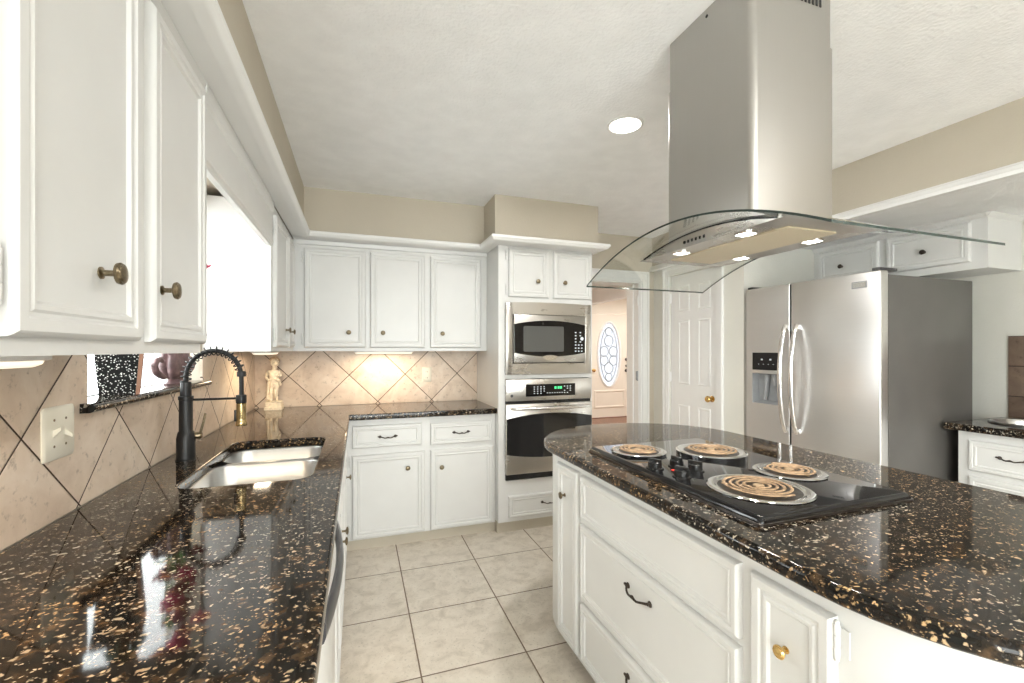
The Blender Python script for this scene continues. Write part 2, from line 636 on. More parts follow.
# ------------------------------------------------------------------ room shell
# floor and ceilings
struct('floor', box(B(), -0.86, 4.0, -3.1, 3.86, -0.08, 0.0), 'tile_floor')
struct('floor_hall', box(B(), 1.3, 6.2, 3.86, 7.9, -0.08, 0.0), 'hall_wood')
struct('ceiling', box(B(), -0.86, 2.76, -3.1, 3.86, CEIL, CEIL + 0.1), 'ceiling_texture')
struct('ceiling_lowered', box(B(), 2.76, 4.0, -3.1, 3.86, 2.15, CEIL + 0.1), 'ceiling_texture')
struct('ceiling_hall', box(B(), 1.3, 6.2, 3.86, 7.9, CEIL, CEIL + 0.1), 'ceiling_texture')

# left wall with the sink window opening and one for an added window
WY0, WY1, WZ0, WZ1 = 1.55, 2.515, 1.165, 2.03
bm = B()
box(bm, -0.86, -0.721, -1.25, WY0, 0, CEIL)
box(bm, -0.86, -0.721, -3.1, -2.75, 0, CEIL)
box(bm, -0.86, -0.721, -2.75, -1.25, 0, 0.2)
box(bm, -0.86, -0.721, -2.75, -1.25, 2.05, CEIL)
box(bm, -0.86, -0.721, WY1, 3.86, 0, CEIL)
box(bm, -0.86, -0.721, WY0, WY1, 0, WZ0)
box(bm, -0.86, -0.721, WY0, WY1, WZ1, CEIL)
struct('wall_left', bm, 'beige_wall')
# back wall with the doorway
DX0, DX1, DZ = 1.83, 2.593, 2.0
bm = B()
box(bm, -0.721, DX0, 3.665, 3.86, 0, CEIL)
box(bm, DX1, 2.76, 3.665, 3.86, 0, CEIL)
box(bm, DX0, DX1, 3.665, 3.86, DZ, CEIL)
struct('wall_back', bm, 'beige_wall')
# wall with the six panel door, and the header that carries on from it
PY0, PY1, PZ = 2.85, 3.43, 2.028
NY = 2.585
bm = B()
box(bm, 2.76, 2.90, NY, PY0, 0, 2.15)
box(bm, 2.76, 2.90, PY1, 3.86, 0, 2.15)
box(bm, 2.76, 2.90, PY0, PY1, PZ, 2.15)
struct('wall_pantry', bm, 'pale_wall')
struct('wall_header', box(B(), 2.74, 2.7605, -3.0, 3.665, 2.115, CEIL), 'beige_wall')
struct('wall_niche', box(B(), 2.90, 3.85, NY, NY + 0.1, 0, 2.15), 'pale_wall')
struct('wall_right', box(B(), 3.85, 4.0, -0.52, 3.86, 0, 2.15), 'pale_wall')
struct('wall_right_dining', box(B(), 3.85, 4.0, -3.1, -0.52, 0, 2.15), 'tan_wall')  # unseen stretch, kept darker so the steel reflects less light
# wall behind the camera with a wide patio window added for daylight
bm = B()
RX0, RX1 = -0.55, 1.75
box(bm, -0.721, RX0, -3.1, -3.0, 0, CEIL)
box(bm, RX1, 3.85, -3.1, -3.0, 0, CEIL)
box(bm, RX0, RX1, -3.1, -3.0, 2.25, CEIL)
box(bm, RX0, RX1, -3.1, -3.0, 0, 0.06)
struct('wall_rear', bm, 'beige_wall')
w2 = struct('window_2', box(B(), RX0, RX1, -3.07, -3.06, 0.06, 2.25), 'clear_glass')  # unseen window, added to let more daylight into the room
bm = B()
for x in (RX0, 0.57, RX1 - 0.06):
    box(bm, x, x + 0.06, -3.09, -3.02, 0.06, 2.25)
for z in (0.06, 2.19):
    box(bm, RX0 + 0.06, RX1 - 0.06, -3.088, -3.022, z, z + 0.06)
obj('frame', bm, 'white_trim', w2, smooth=False)

w3 = struct('window_3', box(B(), -0.80, -0.79, -2.75, -1.25, 0.2, 2.05), 'clear_glass')  # second unseen window, added to light the room from behind the camera
bm = B()
for y in (-2.75, -2.03, -1.31):
    box(bm, -0.83, -0.76, y, y + 0.06, 0.2, 2.05)
for z in (0.2, 1.99):
    box(bm, -0.828, -0.762, -2.69, -1.31, z, z + 0.06)
obj('frame', bm, 'white_trim', w3, smooth=False)

# hall beyond the doorway
struct('wall_hall_left', box(B(), 1.2, 1.3, 3.86, 7.9, 0, CEIL), 'cream_wall')
struct('wall_hall_right', box(B(), 6.2, 6.3, 3.86, 7.9, 0, CEIL), 'cream_wall')
bm = B()
FX0, FX1, FZ = 4.25, 5.17, 2.052
box(bm, 1.3, FX0, 7.66, 7.9, 0, CEIL)
box(bm, FX1, 6.2, 7.66, 7.9, 0, CEIL)
box(bm, FX0, FX1, 7.66, 7.9, FZ, CEIL)
struct('wall_hall_front', bm, 'cream_wall')
struct('wall_hall_near', box(B(), 2.76, 6.2, 3.86, 3.96, 0, CEIL), 'cream_wall')
struct('trim_hall_beam', box(B(), 4.1, 4.25, 3.96, 7.66, 2.2, CEIL), 'white_trim')

# soffits above the cabinets
struct('wall_soffit_left', box(B(), -0.721, -0.345, -0.4, 3.274, 2.131, CEIL), 'beige_wall')
struct('wall_soffit_back', box(B(), -0.721, 0.914, 3.274, 3.665, 2.131, CEIL), 'beige_wall')
struct('wall_soffit_oven', box(B(), 0.914, 1.742, 2.99, 3.665, 2.131, CEIL), 'beige_wall')

# tiled backsplashes
bm = B()
box(bm, -0.721, -0.711, -0.4, WY0, 0.915, 1.33)
box(bm, -0.721, -0.711, WY0, WY1, 0.915, WZ0)
box(bm, -0.721, -0.711, WY1, 3.665, 0.915, 1.33)
struct('wall_left_tiles', bm, 'tile_left')
struct('wall_back_tiles', box(B(), -0.711, 0.957, 3.655, 3.665, 0.915, 1.33), 'tile_back')
struct('wall_right_tiles', box(B(), 3.84, 3.85, -0.5, 1.59, 0.915, 1.425), 'tile_right')

# window over the sink: frame, glass
w1 = struct('window_1', box(B(), -0.822, -0.816, WY0, WY1, WZ0, WZ1), 'clear_glass')
bm = B()
for y0, y1 in ((WY0, WY0 + 0.035), (WY1 - 0.035, WY1), (1.98, 2.01)):
    box(bm, -0.84, -0.80, y0, y1, WZ0, WZ1)
for z0, z1 in ((WZ0, WZ0 + 0.03), (WZ1 - 0.035, WZ1)):
    box(bm, -0.838, -0.802, WY0 + 0.035, WY1 - 0.035, z0, z1)
obj('frame', bm, 'white_trim', w1, smooth=False)
# granite window sill with a rounded nose
bm = B()
prof = [(-0.800, 1.166), (-0.800, 1.192)] + [(-0.690 + 0.013 * math.sin(a), 1.179 + 0.013 * math.cos(a)) for a in [PI * k / 8 for k in range(9)]]
loft(bm, [[(x, y, z) for x, z in prof] for y in (WY0, WY1)])
prof2 = [(-0.7105, 1.166), (-0.7105, 1.192)] + [(-0.690 + 0.013 * math.sin(a), 1.179 + 0.013 * math.cos(a)) for a in [PI * k / 8 for k in range(9)]]
loft(bm, [[(x, y, z) for x, z in prof2] for y in (1.512, WY0)])
loft(bm, [[(x, y, z) for x, z in prof2] for y in (WY1, 2.535)])
sill = obj('window_sill', bm, 'granite')
sill['kind'] = 'structure'

# crown ledges over the cabinets, and the one along the header


def crown(name, path, prof):
    """prof: (outward, z); path: list of (corner, outward dir) in plan, mitred"""
    bm_ = B()
    loft(bm_, [[(p[0] + d[0] * u, p[1] + d[1] * u, z) for u, z in prof] for p, d in path])
    return struct(name, bm_, 'white_trim', smooth=True)


CP = [(0.0, 2.131), (0.046, 2.131), (0.050, 2.127), (0.050, 2.113), (0.044, 2.108), (0.040, 2.100), (0.030, 2.094), (0.0, 2.093)]
crown('trim_1', [((-0.42 + 0.07, -0.4), (1, 0)), ((-0.35, 3.25), (1, -1)), ((0.908, 3.25), (-0.95, -1)), ((0.908, 2.93), (-0.95, -1)), ((1.735, 2.93), (1, -1)), ((1.735, 3.66), (1, 0))], CP)
# flat boards under the ledge, back to the cabinet faces
bm = B()
box(bm, -0.415, -0.34, -0.4, 3.26, 2.097, 2.130)
box(bm, 0.895, 0.962, 3.04, 3.36, 2.0975, 2.1295)
box(bm, -0.415, 0.92, 3.24, 3.35, 2.097, 2.130)
box(bm, 0.905, 1.74, 2.92, 3.06, 2.097, 2.130)
struct('trim_2', bm, 'white_trim')
HP = [(0.0, 2.160), (0.010, 2.160), (0.014, 2.152), (0.026, 2.144), (0.030, 2.128), (0.036, 2.122), (0.036, 2.105), (0.0, 2.105)]
crown('trim_3', [((2.74, -3.0), (-1, 0)), ((2.74, 3.66), (-1, 0))], HP)

# door casings
bm = B()
CAS = [(0.0, 0.0), (0.0, 0.012), (0.010, 0.018), (0.055, 0.022), (0.070, 0.022), (0.075, 0.0)]


def casing_y(x0, x1, z1, w, yf, xr=None):   # around an opening in a wall facing -y
    for s_, xx in ((-1, x0), (1, x1)):
        for (a, b_, t_) in ((0.0, w * 0.25, 0.014), (w * 0.25, w * 0.75, 0.019), (w * 0.75, w, 0.026)):
            xa, xb = sorted((xx + s_ * a, xx + s_ * b_))
            box(bm, xa, xb, yf - t_, yf, 0, z1 + b_, 0.002, 1)
    for (a, b_, t_) in ((0.0, w * 0.25, 0.014), (w * 0.25, w * 0.75, 0.019), (w * 0.75, w, 0.026)):
        box(bm, x0 - b_, x1 + b_, yf - t_ - 0.0006, yf, z1 + a, z1 + b_, 0.002, 1)


casing_y(DX0, DX1, DZ, 0.100, 3.665)
box(bm, DX1, DX1 + 0.001, 3.66, 3.86, 0, DZ)
struct('trim_4', bm, 'white_trim')
bm = B()
box(bm, DX1 - 0.012, DX1 + 0.0, 3.662, 3.862, 0, DZ)
box(bm, DX0, DX0 + 0.012, 3.662, 3.862, 0, DZ)
box(bm, DX0, DX1, 3.664, 3.86, DZ - 0.012, DZ)
box(bm, DX1 - 0.024, DX1 - 0.012, 3.74, 3.78, 0, DZ - 0.012)
struct('trim_5', bm, 'white_trim')
bm = B()
for (a, b_, t_) in ((0.0, 0.02, 0.014), (0.02, 0.055, 0.019), (0.055, 0.075, 0.026)):
    box(bm, 2.76 - t_, 2.76, PY0 - b_, PY0 - a, 0, PZ + b_, 0.002, 1)
    box(bm, 2.76 - t_, 2.76, PY1 + a, PY1 + b_, 0, PZ + b_, 0.002, 1)
    box(bm, 2.76 - t_ - 0.0006, 2.76, PY0 - b_, PY1 + b_, PZ + a, PZ + b_, 0.002, 1)
struct('trim_6', bm, 'white_trim')
bm = B()
box(bm, DX1 + 0.1, 2.75, 3.652, 3.665, 0, 0.09, 0.003, 1)
struct('baseboard_back', bm, 'white_trim')
struct('baseboard_pantry', box(B(), 2.747, 2.76, NY, PY0 - 0.076, 0, 0.09, 0.003, 1), 'white_trim')

# six panel door in the pantry wall
PR = [(0.0, 0.0), (0.005, 0.006), (0.013, 0.007), (0.020, 0.0015), (0.030, 0.0015), (0.045, 0.0055), (0.05, 0.0055)]
d1 = struct('door_1', box(B(), 2.775, 2.81, PY0 + 0.004, PY1 - 0.004, 0.008, PZ - 0.004, 0.002, 1), 'white_trim', smooth=True)
bm = B()
for yc in (3.253, 3.006):
    for z0, z1 in ((1.69, 1.92), (1.03, 1.605), (0.28, 0.842)):
        loft(bm, [[(2.775 - h, yc + 0.072 - i, z0 + i), (2.775 - h, yc - 0.072 + i, z0 + i), (2.775 - h, yc - 0.072 + i, z1 - i), (2.775 - h, yc + 0.072 - i, z1 - i)] for i, h in PR])
obj('panels', bm, 'white_trim', d1)
bm = B()
lathe(bm, [(0.026, 0.0), (0.026, 0.004), (0.011, 0.008), (0.010, 0.026), (0.018, 0.032), (0.0265, 0.042), (0.027, 0.052), (0.020, 0.061), (0.0, 0.064)], (2.775, 2.915, 0.932), '-x', 24)
obj('door_knob', bm, 'brass', d1)
for hz in (0.3, 1.09, 1.82):
    bm = B()
    box(bm, 2.758, 2.7748, PY1 - 0.012, PY1 + 0.004, hz - 0.045, hz + 0.045, 0.001, 1)
    lathe(bm, [(0.006, -0.05), (0.0065, 0.05)], (2.757, PY1 - 0.001, hz), 'z', 10)
    obj('hinge', bm, 'white_trim', d1)
# hinges left on the jamb of the doorway
for hz in (0.28, 1.085, 1.82):
    bm = B()
    box(bm, DX1 - 0.0145, DX1 - 0.0122, 3.675, 3.705, hz - 0.045, hz + 0.045)
    lathe(bm, [(0.006, -0.048), (0.0065, 0.048)], (DX1 - 0.016, 3.672, hz), 'z', 10)
    o = tag(obj('hinge', bm, 'lead' if hz < 1.5 else 'white_trim'), 'steel butt hinge on the doorway jamb, the %s one' % {0.28: 'bottom', 1.085: 'middle', 1.82: 'top painted'}[hz], 'hinge')

# front door at the end of the hall, oval leaded light
cx, cz, rx, rz_ = 4.71, 1.25, 0.255, 0.635
hole = [(cx + rx * math.cos(a), cz + rz_ * math.sin(a)) for a in [2 * PI * k / 48 for k in range(48)]]
fd = slab_curve('door_2', [[(FX0 + 0.004, 0.012), (FX1 - 0.004, 0.012), (FX1 - 0.004, FZ - 0.004), (FX0 + 0.004, FZ - 0.004)], hole], -0.022, 0.022, 0.002, 'cream_wall', res=1)
fd['kind'] = 'structure'
for v in fd.data.vertices:
    v.co = (v.co.x, 7.684 - v.co.z, v.co.y)
bm = B()
prism(bm, [(cx + (rx + 0.002) * math.cos(2 * PI * k / 48), cz + (rz_ + 0.002) * math.sin(2 * PI * k / 48)) for k in range(48)], 7.680, 7.688)
obj('oval_glass', bm, 'door_glass', fd)
bm = B()
tube(bm, [(cx + (rx + 0.004) * math.cos(2 * PI * k / 48), 7.662, cz + (rz_ + 0.004) * math.sin(2 * PI * k / 48)) for k in range(48)], 0.022, 8, closed=True)
obj('oval_frame', bm, 'white_trim', fd)
bm = B()
for (ox, oz, r) in ((0, 0.27, 0.10), (0, -0.27, 0.10), (-0.105, 0.06, 0.095), (0.105, 0.06, 0.095), (-0.105, -0.12, 0.09), (0.105, -0.12, 0.09), (0, 0.45, 0.075), (0, -0.45, 0.075)):
    tube(bm, [(cx + ox + r * math.cos(2 * PI * k / 20), 7.672, cz + oz + r * 1.05 * math.sin(2 * PI * k / 20)) for k in range(20)], 0.0075, 5, closed=True)
tube(bm, [(cx + 0.19 * math.cos(2 * PI * k / 32), 7.672, cz + 0.54 * math.sin(2 * PI * k / 32)) for k in range(32)], 0.007, 5, closed=True)
obj('leaded_scrollwork', bm, 'lead', fd)
bm = B()
PR2 = [(0.0, 0.0), (0.01, 0.012), (0.03, 0.014), (0.045, 0.003), (0.07, 0.003)]
loft(bm, [[(4.37 + i, 7.662 - h, 0.19 + i), (5.07 - i, 7.662 - h, 0.19 + i), (5.07 - i, 7.662 - h, 0.545 - i), (4.37 + i, 7.662 - h, 0.545 - i)] for i, h in PR2])
obj('lower_panel', bm, 'cream_wall', fd)
bm = B()
for z, r in ((1.15, 0.03), (1.02, 0.022), (0.925, 0.034)):
    lathe(bm, [(r, 0.0), (r, 0.01), (r * 0.5, 0.02), (r * 0.7, 0.05), (0.0, 0.055)], (5.105, 7.662, z), '-y', 14)
obj('lock_set', bm, 'bronze', fd)
bm = B()
lathe(bm, [(0.03, 0.0), (0.03, 0.01), (0.015, 0.02), (0.032, 0.05), (0.0, 0.065)], (4.352, 7.662, 0.94), '-y', 14)
obj('door_knob', bm, 'brass', fd)
bm = B()
box(bm, FX0 - 0.08, FX0, 7.64, 7.66, 0, FZ + 0.08)
box(bm, FX1, FX1 + 0.08, 7.64, 7.66, 0, FZ + 0.08)
box(bm, FX0, FX1, 7.64, 7.66, FZ, FZ + 0.08)
struct('trim_7', bm, 'cream_wall')
struct('trim_8', box(B(), FX0, FX1, 7.60, 7.66, 0.0, 0.012), 'hall_wood')

# outside the sink window
struct('ground', box(B(), -30, -0.861, -30, 40, -0.2, -0.12), 'concrete')  # added very pale, to bounce daylight up into the room
fe = thing('fence', 'pale grey horizontal slat fence seen low through the sink window', 'fence', (-5.0, 4.0, -0.12))
bm = B()
for k in range(10):
    box(bm, -5.02, -4.99, -2.0, 24.0, -0.05 + k * 0.125, 0.06 + k * 0.125)
obj('slats', bm, 'fence_paint', fe, smooth=False)
for y in (-2, 1, 4, 7, 10, 13, 16, 20, 24):
    obj('post', box(B(), -5.10, -5.02, y - 0.04, y + 0.04, -0.12, 1.25), 'fence_paint', fe, smooth=False)

# ------------------------------------------------------------------ island
ICX, IA, IY0, IY1, IB = 1.32, 0.512, 0.605, 1.80, 0.44


def stadium(off=0.0, n=28):
    pts = []
    for k in range(n + 1):
        a = PI * k / n
        pts.append((ICX + (IA - off) * math.cos(a), IY1 + (IB - off) * math.sin(a)))
    for k in range(n + 1):
        a = PI + PI * k / n
        pts.append((ICX + (IA - off) * math.cos(a), IY0 + (IB - off) * math.sin(a)))
    return pts


io = slab_curve('island_countertop', [stadium()], 0.876, 0.914, 0.015, 'granite', res=5)
tag(io, 'oval dark speckled granite countertop on the white island', 'countertop')
isl = thing('island_cabinet', 'white curved kitchen island cabinet under the oval granite top', 'cabinet', (0.8525, 1.80, 0.0), -PI / 2)
bm = B()
prism(bm, stadium(0.044), 0.075, 0.876, 'xy')
obj('body', bm, 'white_paint', isl, ang=25)
bm = B()
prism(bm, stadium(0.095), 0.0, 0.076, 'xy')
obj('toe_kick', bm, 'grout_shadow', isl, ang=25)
# local x = 1.80 - y
cab_door(isl, 0.005, 0.198, 0.10, 0.842, 0.075, 0.713, ks=0.9)
cab_drawer(isl, 0.222, 1.000, 0.662, 0.840)
cab_drawer(isl, 0.222, 1.000, 0.350, 0.642, 0.607, 0.562, w=0.115)
cab_drawer(isl, 0.222, 1.000, 0.10, 0.328, 0.607, 0.262, w=0.115)
cab_door(isl, 1.032, 1.217, 0.10, 0.838, 1.118, 0.713, hinges=(1.222, (0.795, 0.17)), kmat='brass', ks=0.85)
# thin scribe line strip under the counter round the near end
bm = B()
pts = stadium(0.042)
loft(bm, [[(x, y, z) for x, y in pts] for z in (0.850, 0.8755)], caps=False)
obj('apron', bm, 'white_paint', isl, ang=25)

# ------------------------------------------------------------------ cooktop
CX0, CX1, CY0, CY1, CZ = 0.912, 1.478, 0.805, 1.640, 0.914
ck = thing('cooktop', 'black glass electric cooktop with four coil burners on island', 'cooktop', (1.195, 1.22, CZ))
bm = B()
loft(bm, [[(x, y, z) for x, y in rrect(CX0 + i, CX1 - i, CY0 + i, CY1 - i, 0.012)] for i, z in ((0.008, CZ + 0.001), (0.0, CZ + 0.003), (0.0, CZ + 0.008), (0.006, CZ + 0.019), (0.010, CZ + 0.021))])
obj('glass_top', bm, 'black_glass', ck, ang=50)
bm = B()
loft(bm, [[(x, y, z) for x, y in rrect(CX0 - i, CX1 + i, CY0 - i, CY1 + i, 0.012)] for i, z in ((0.004, CZ + 0.0003), (0.004, CZ + 0.005), (0.0005, CZ + 0.006), (0.0005, CZ + 0.0003))], caps=False)
obj('trim_rim', bm, 'burnt_steel', ck)
TOPZ = CZ + 0.021


def burner(x, y, R):
    bm = B()
    lathe(bm, [(R, 0.0), (R + 0.002, 0.003), (R - 0.002, 0.0055), (R - 0.014, 0.006), (R - 0.022, 0.003), (R - 0.028, 0.0015), (0.03, 0.0008), (0.0, 0.0008)], (x, y, TOPZ), 'z', 48)
    bm.faces.ensure_lookup_table()
    for f in bm.faces:
        c_ = f.calc_center_median()
        if math.hypot(c_.x - x, c_.y - y) < R - 0.027:
            f.material_index = 1  # dark pan centre stands in for the shade of a deeper bowl
    pan = obj('drip_pan', bm, ['chrome', 'burnt_steel'], ck)
    bm = B()
    turns = 3.3 if R < 0.115 else 4.2
    r1 = R * 0.72
    r0 = 0.024
    n = int(turns * 40)
    pts = []
    for k in range(n + 1):
        t = k / n
        a = t * turns * 2 * PI + x * 9
        r = r0 + (r1 - r0) * t
        pts.append((x + r * math.cos(a), y + r * math.sin(a), TOPZ + 0.0105))
    tube(bm, pts, 0.0055, 8, flat=(0.42, 0.78))
    c_ = obj('coil', bm, 'coil', pan)
    bm = B()
    lathe(bm, [(0.015, 0.004), (0.015, 0.011), (0.012, 0.0125), (0.0, 0.013)], (x, y, TOPZ), 'z', 20)
    for k in range(3):
        a = k * 2 * PI / 3 + 0.4
        tube(bm, [(x + 0.016 * math.cos(a), y + 0.016 * math.sin(a), TOPZ + 0.0055), (x + r1 * math.cos(a), y + r1 * math.sin(a), TOPZ + 0.0075)], 0.0018, 6)
    obj('support', bm, 'coil_centre', pan)


burner(1.055, 1.497, 0.105)
burner(1.325, 1.400, 0.130)
burner(1.345, 1.078, 0.105)
burner(1.100, 0.978, 0.138)


def cook_knob(x, y, rot):
    bm = B()
    lathe(bm, [(0.029, 0.0), (0.029, 0.003), (0.023, 0.005), (0.0225, 0.020), (0.019, 0.0235), (0.0, 0.024)], (x, y, TOPZ), 'z', 20)
    k = obj('control_knob', bm, 'black_plastic', ck)
    bm = B()
    box(bm, -0.005, 0.005, -0.023, 0.023, 0.018, 0.033, 0.002, 2)
    bm.transform(Matrix.Translation((x, y, TOPZ)) @ Matrix.Rotation(rot, 4, 'Z'))
    obj('grip', bm, 'black_plastic', k)


for x, y, r in ((0.955, 1.262, 0.4), (1.045, 1.262, 0.1), (0.972, 1.150, 0.3), (1.065, 1.195, 0.5)):
    cook_knob(x, y, r)
bm = B()
lathe(bm, [(0.0065, 0.0), (0.0065, 0.0015), (0.0, 0.002)], (0.998, 1.222, TOPZ), 'z', 14)
obj('indicator_light', bm, 'indicator_red', ck)

# ------------------------------------------------------------------ range hood
HY, HZ = 1.1425, 1.680
hood = thing('range_hood', 'stainless steel island range hood with curved glass canopy over cooktop', 'range hood', (1.22, HY, CEIL))


def glass_z(y):
    return 1.592 + 0.132 * (1 - ((y - HY) / 0.52) ** 2)


def rr_prism(bm, x0, x1, y0, y1, r, z0, z1):
    loft(bm, [[(x, y, z) for x, y in rrect(x0, x1, y0, y1, r, 6)] for z in (z0, z1)])


bm = B()
rr_prism(bm, 1.06, 1.395, 0.962, 1.336, 0.022, 1.722, 2.267)
obj('chimney', bm, 'steel_v', hood)
bm = B()
rr_prism(bm, 1.063, 1.391, 0.966, 1.332, 0.020, 2.268, 2.4395)
up = obj('chimney_upper', bm, 'steel_v', hood)
bm = B()
for k in range(11):
    x = 1.175 + k * 0.0155
    box(bm, x, x + 0.0075, 0.9645, 0.9665, 2.385, 2.430)
obj('vent_slots', bm, 'black_plastic', up, smooth=False)
bm = B()
lathe(bm, [(0.005, 0), (0.005, 0.002), (0.002, 0.003)], (1.063, 1.14, 2.415), '-x', 10)
obj('screw', bm, 'black_metal', up)
# canopy body: flat underside, arched top that carries the glass
bm = B()
yy = [HY - 0.31 + 0.62 * k / 24 for k in range(25)]
poly = [(y, glass_z(y) - 0.0005) for y in yy]
poly = [(yy[0], HZ)] + [(y, max(z, HZ + 0.001)) for y, z in poly] + [(yy[-1], HZ)]
prism(bm, poly, 1.03, 1.405, 'yz')
can = obj('canopy', bm, 'steel_h', hood, ang=20)
bm = B()
loft(bm, [[(x, y, z) for x, y in rrect(1.117 + i, 1.312 - i, 0.900 + i, 1.385 - i, 0.006)] for i, z in ((0.0, HZ), (0.0, HZ - 0.004), (0.004, HZ - 0.005))])
obj('filter', bm, 'filter_mesh', can, ang=20)
bm = B()
tube(bm, [(1.0285, y, glass_z(y) - 0.0022) for y in yy[1:-1]], 0.0022, 6)
obj('seal', bm, 'black_plastic', can)
for k in range(6):
    y = 1.204 - k * 0.0175
    bm = B()
    if k == 0:
        lathe(bm, [(0.0055, 0), (0.0055, 0.003), (0.0, 0.0035)], (1.03, y, HZ + 0.017), '-x', 14)
    else:
        box(bm, 1.0275, 1.03, y - 0.004, y + 0.004, HZ + 0.012, HZ + 0.022, 0.0008, 1)
    obj('button', bm, 'black_plastic', can)
for x, y in ((1.075, 1.272), (1.075, 1.000), (1.345, 1.272), (1.345, 1.000)):
    bm = B()
    lathe(bm, [(0.031, 0.0), (0.031, 0.003), (0.027, 0.004), (0.026, 0.0)], (x, y, HZ), '-z', 24)
    ring = obj('lamp_ring', bm, 'chrome', hood)
    bm = B()
    lathe(bm, [(0.026, 0.0), (0.026, 0.002), (0.0, 0.0025)], (x, y, HZ), '-z', 24)
    obj('lamp_lens', bm, 'led_white', ring)
    lamp_area('hood_lamp', (x, y, HZ - 0.008), 0.045, 1.3, (1.0, 0.93, 0.82))
# glass
bm = B()
GX0, GX1, GT = 0.903, 1.510, 0.006
ys = [HY - 0.512 + 1.014 * k / 40 for k in range(41)]
top = [[bm.verts.new((x, y, glass_z(y) + GT)) for x in (GX0, GX1)] for y in ys]
bot = [[bm.verts.new((x, y, glass_z(y))) for x in (GX0, GX1)] for y in ys]
for k in range(40):
    bm.faces.new((top[k][0], top[k][1], top[k + 1][1], top[k + 1][0]))
    bm.faces.new((bot[k][0], bot[k + 1][0], bot[k + 1][1], bot[k][1]))
    for j in (0, 1):
        f = bm.faces.new((top[k][j], top[k + 1][j], bot[k + 1][j], bot[k][j]))
        f.material_index = 1
for k in (0, 40):
    f = bm.faces.new((top[k][0], bot[k][0], bot[k][1], top[k][1]))
    f.material_index = 1
obj('glass_canopy', bm, ['clear_glass', 'glass_edge'], hood, ang=40)

# ------------------------------------------------------------------ recessed lights
def can_light(x, y, label, z=CEIL, power=8.0):
    t = thing('ceiling_light', label, 'light', (x, y, z), group='recessed ceiling lights')
    bm = B()
    lathe(bm, [(0.088, 0.0), (0.088, 0.004), (0.078, 0.007), (0.074, 0.004), (0.074, 0.0)], (x, y, z), '-z', 36)
    obj('trim_ring', bm, 'white_trim', t)
    bm = B()
    lathe(bm, [(0.073, 0.0005), (0.073, 0.003), (0.0, 0.004)], (x, y, z), '-z', 36)
    obj('lens', bm, 'led_white', t)
    lamp_area('recessed_lamp', (x, y, z - 0.012), 0.14, power, (1.0, 0.985, 0.96))


can_light(*CANS[0], 'round recessed ceiling light glowing beside the range hood chimney', power=CAN_POWER)
for i, c in enumerate(CANS[1:]):  # these lamps are out of view, added to light the room
    can_light(*c, ['round recessed ceiling light behind the camera over the island end', 'round recessed ceiling light near the patio window, on the counter side', 'round recessed ceiling light near the patio window, on the island side',
                   'round recessed ceiling light behind the camera toward the refrigerator wall'][i])
can_light(2.5, 5.2, 'round recessed ceiling light in the hall just past the doorway', power=45)  # both hall lamps are unseen, added to brighten the hall
can_light(4.9, 6.3, 'round recessed ceiling light in the hall before the front door', power=40)

# ------------------------------------------------------------------ wall cabinets
# near left, local x = world y, front faces +x
nl = thing('wall_cabinet', 'white wall cabinet with raised panel doors nearest the camera, left of window', 'cabinet', (-0.42, 0.0, 1.33), PI / 2)
bm = B()
box(bm, -0.72, -0.42, 0.0, 1.466, 1.33, 2.097)
obj('body', bm, 'white_paint', nl, smooth=False)
for x0, x1, kx in ((0.04, 0.64, 0.09), (0.72, 1.067, 0.931), (1.119, 1.460, 1.158)):
    cab_door(nl, x0, x1, 0.025, 0.737, kx, 0.138, hinges=((x0 - 0.012, (0.10, 0.66)) if x0 == 0.72 else None), ks=1.15)
bm = B()
loft(bm, [[(0.0, 0.0, 0.742), (0.0, -0.008, 0.744), (0.0, -0.014, 0.755), (0.0, -0.016, 0.766), (0.0, 0.0, 0.766)], [(1.466, 0.0, 0.742), (1.466, -0.008, 0.744), (1.466, -0.014, 0.755), (1.466, -0.016, 0.766), (1.466, 0.0, 0.766)]])
obj('top_moulding', bm, 'white_paint', nl, world=False)
# far left, in the corner
fl = thing('wall_cabinet', 'narrow white wall cabinet between the bright window and the corner', 'cabinet', (-0.42, 2.535, 1.33), PI / 2)
bm = B()
box(bm, -0.72, -0.42, 2.535, 3.654, 1.33, 2.097)
obj('body', bm, 'white_paint', fl, smooth=False)
cab_door(fl, 0.055, 0.475, 0.025, 0.715, 0.42, 0.128, hinges=(0.047, (0.085, 0.65)))
cab_door(fl, 0.520, 0.765, 0.025, 0.715, 0.56, 0.122)
# valance board over the window
va = thing('valance', 'white moulded valance board bridging the cabinets over the sink window', 'valance', (-0.42, 1.4665, 1.87), PI / 2)
bm = B()
VP_ = [(0.02, 0.0), (0.0, 0.0), (-0.004, 0.008), (-0.012, 0.014), (-0.012, 0.030), (-0.004, 0.038), (-0.004, 0.170), (-0.012, 0.178), (-0.016, 0.20), (-0.016, 0.226), (0.02, 0.226)]
loft(bm, [[(x, u, z) for u, z in VP_] for x in (0.0, 1.068)])
obj('board', bm, 'white_paint', va, world=False, ang=20)
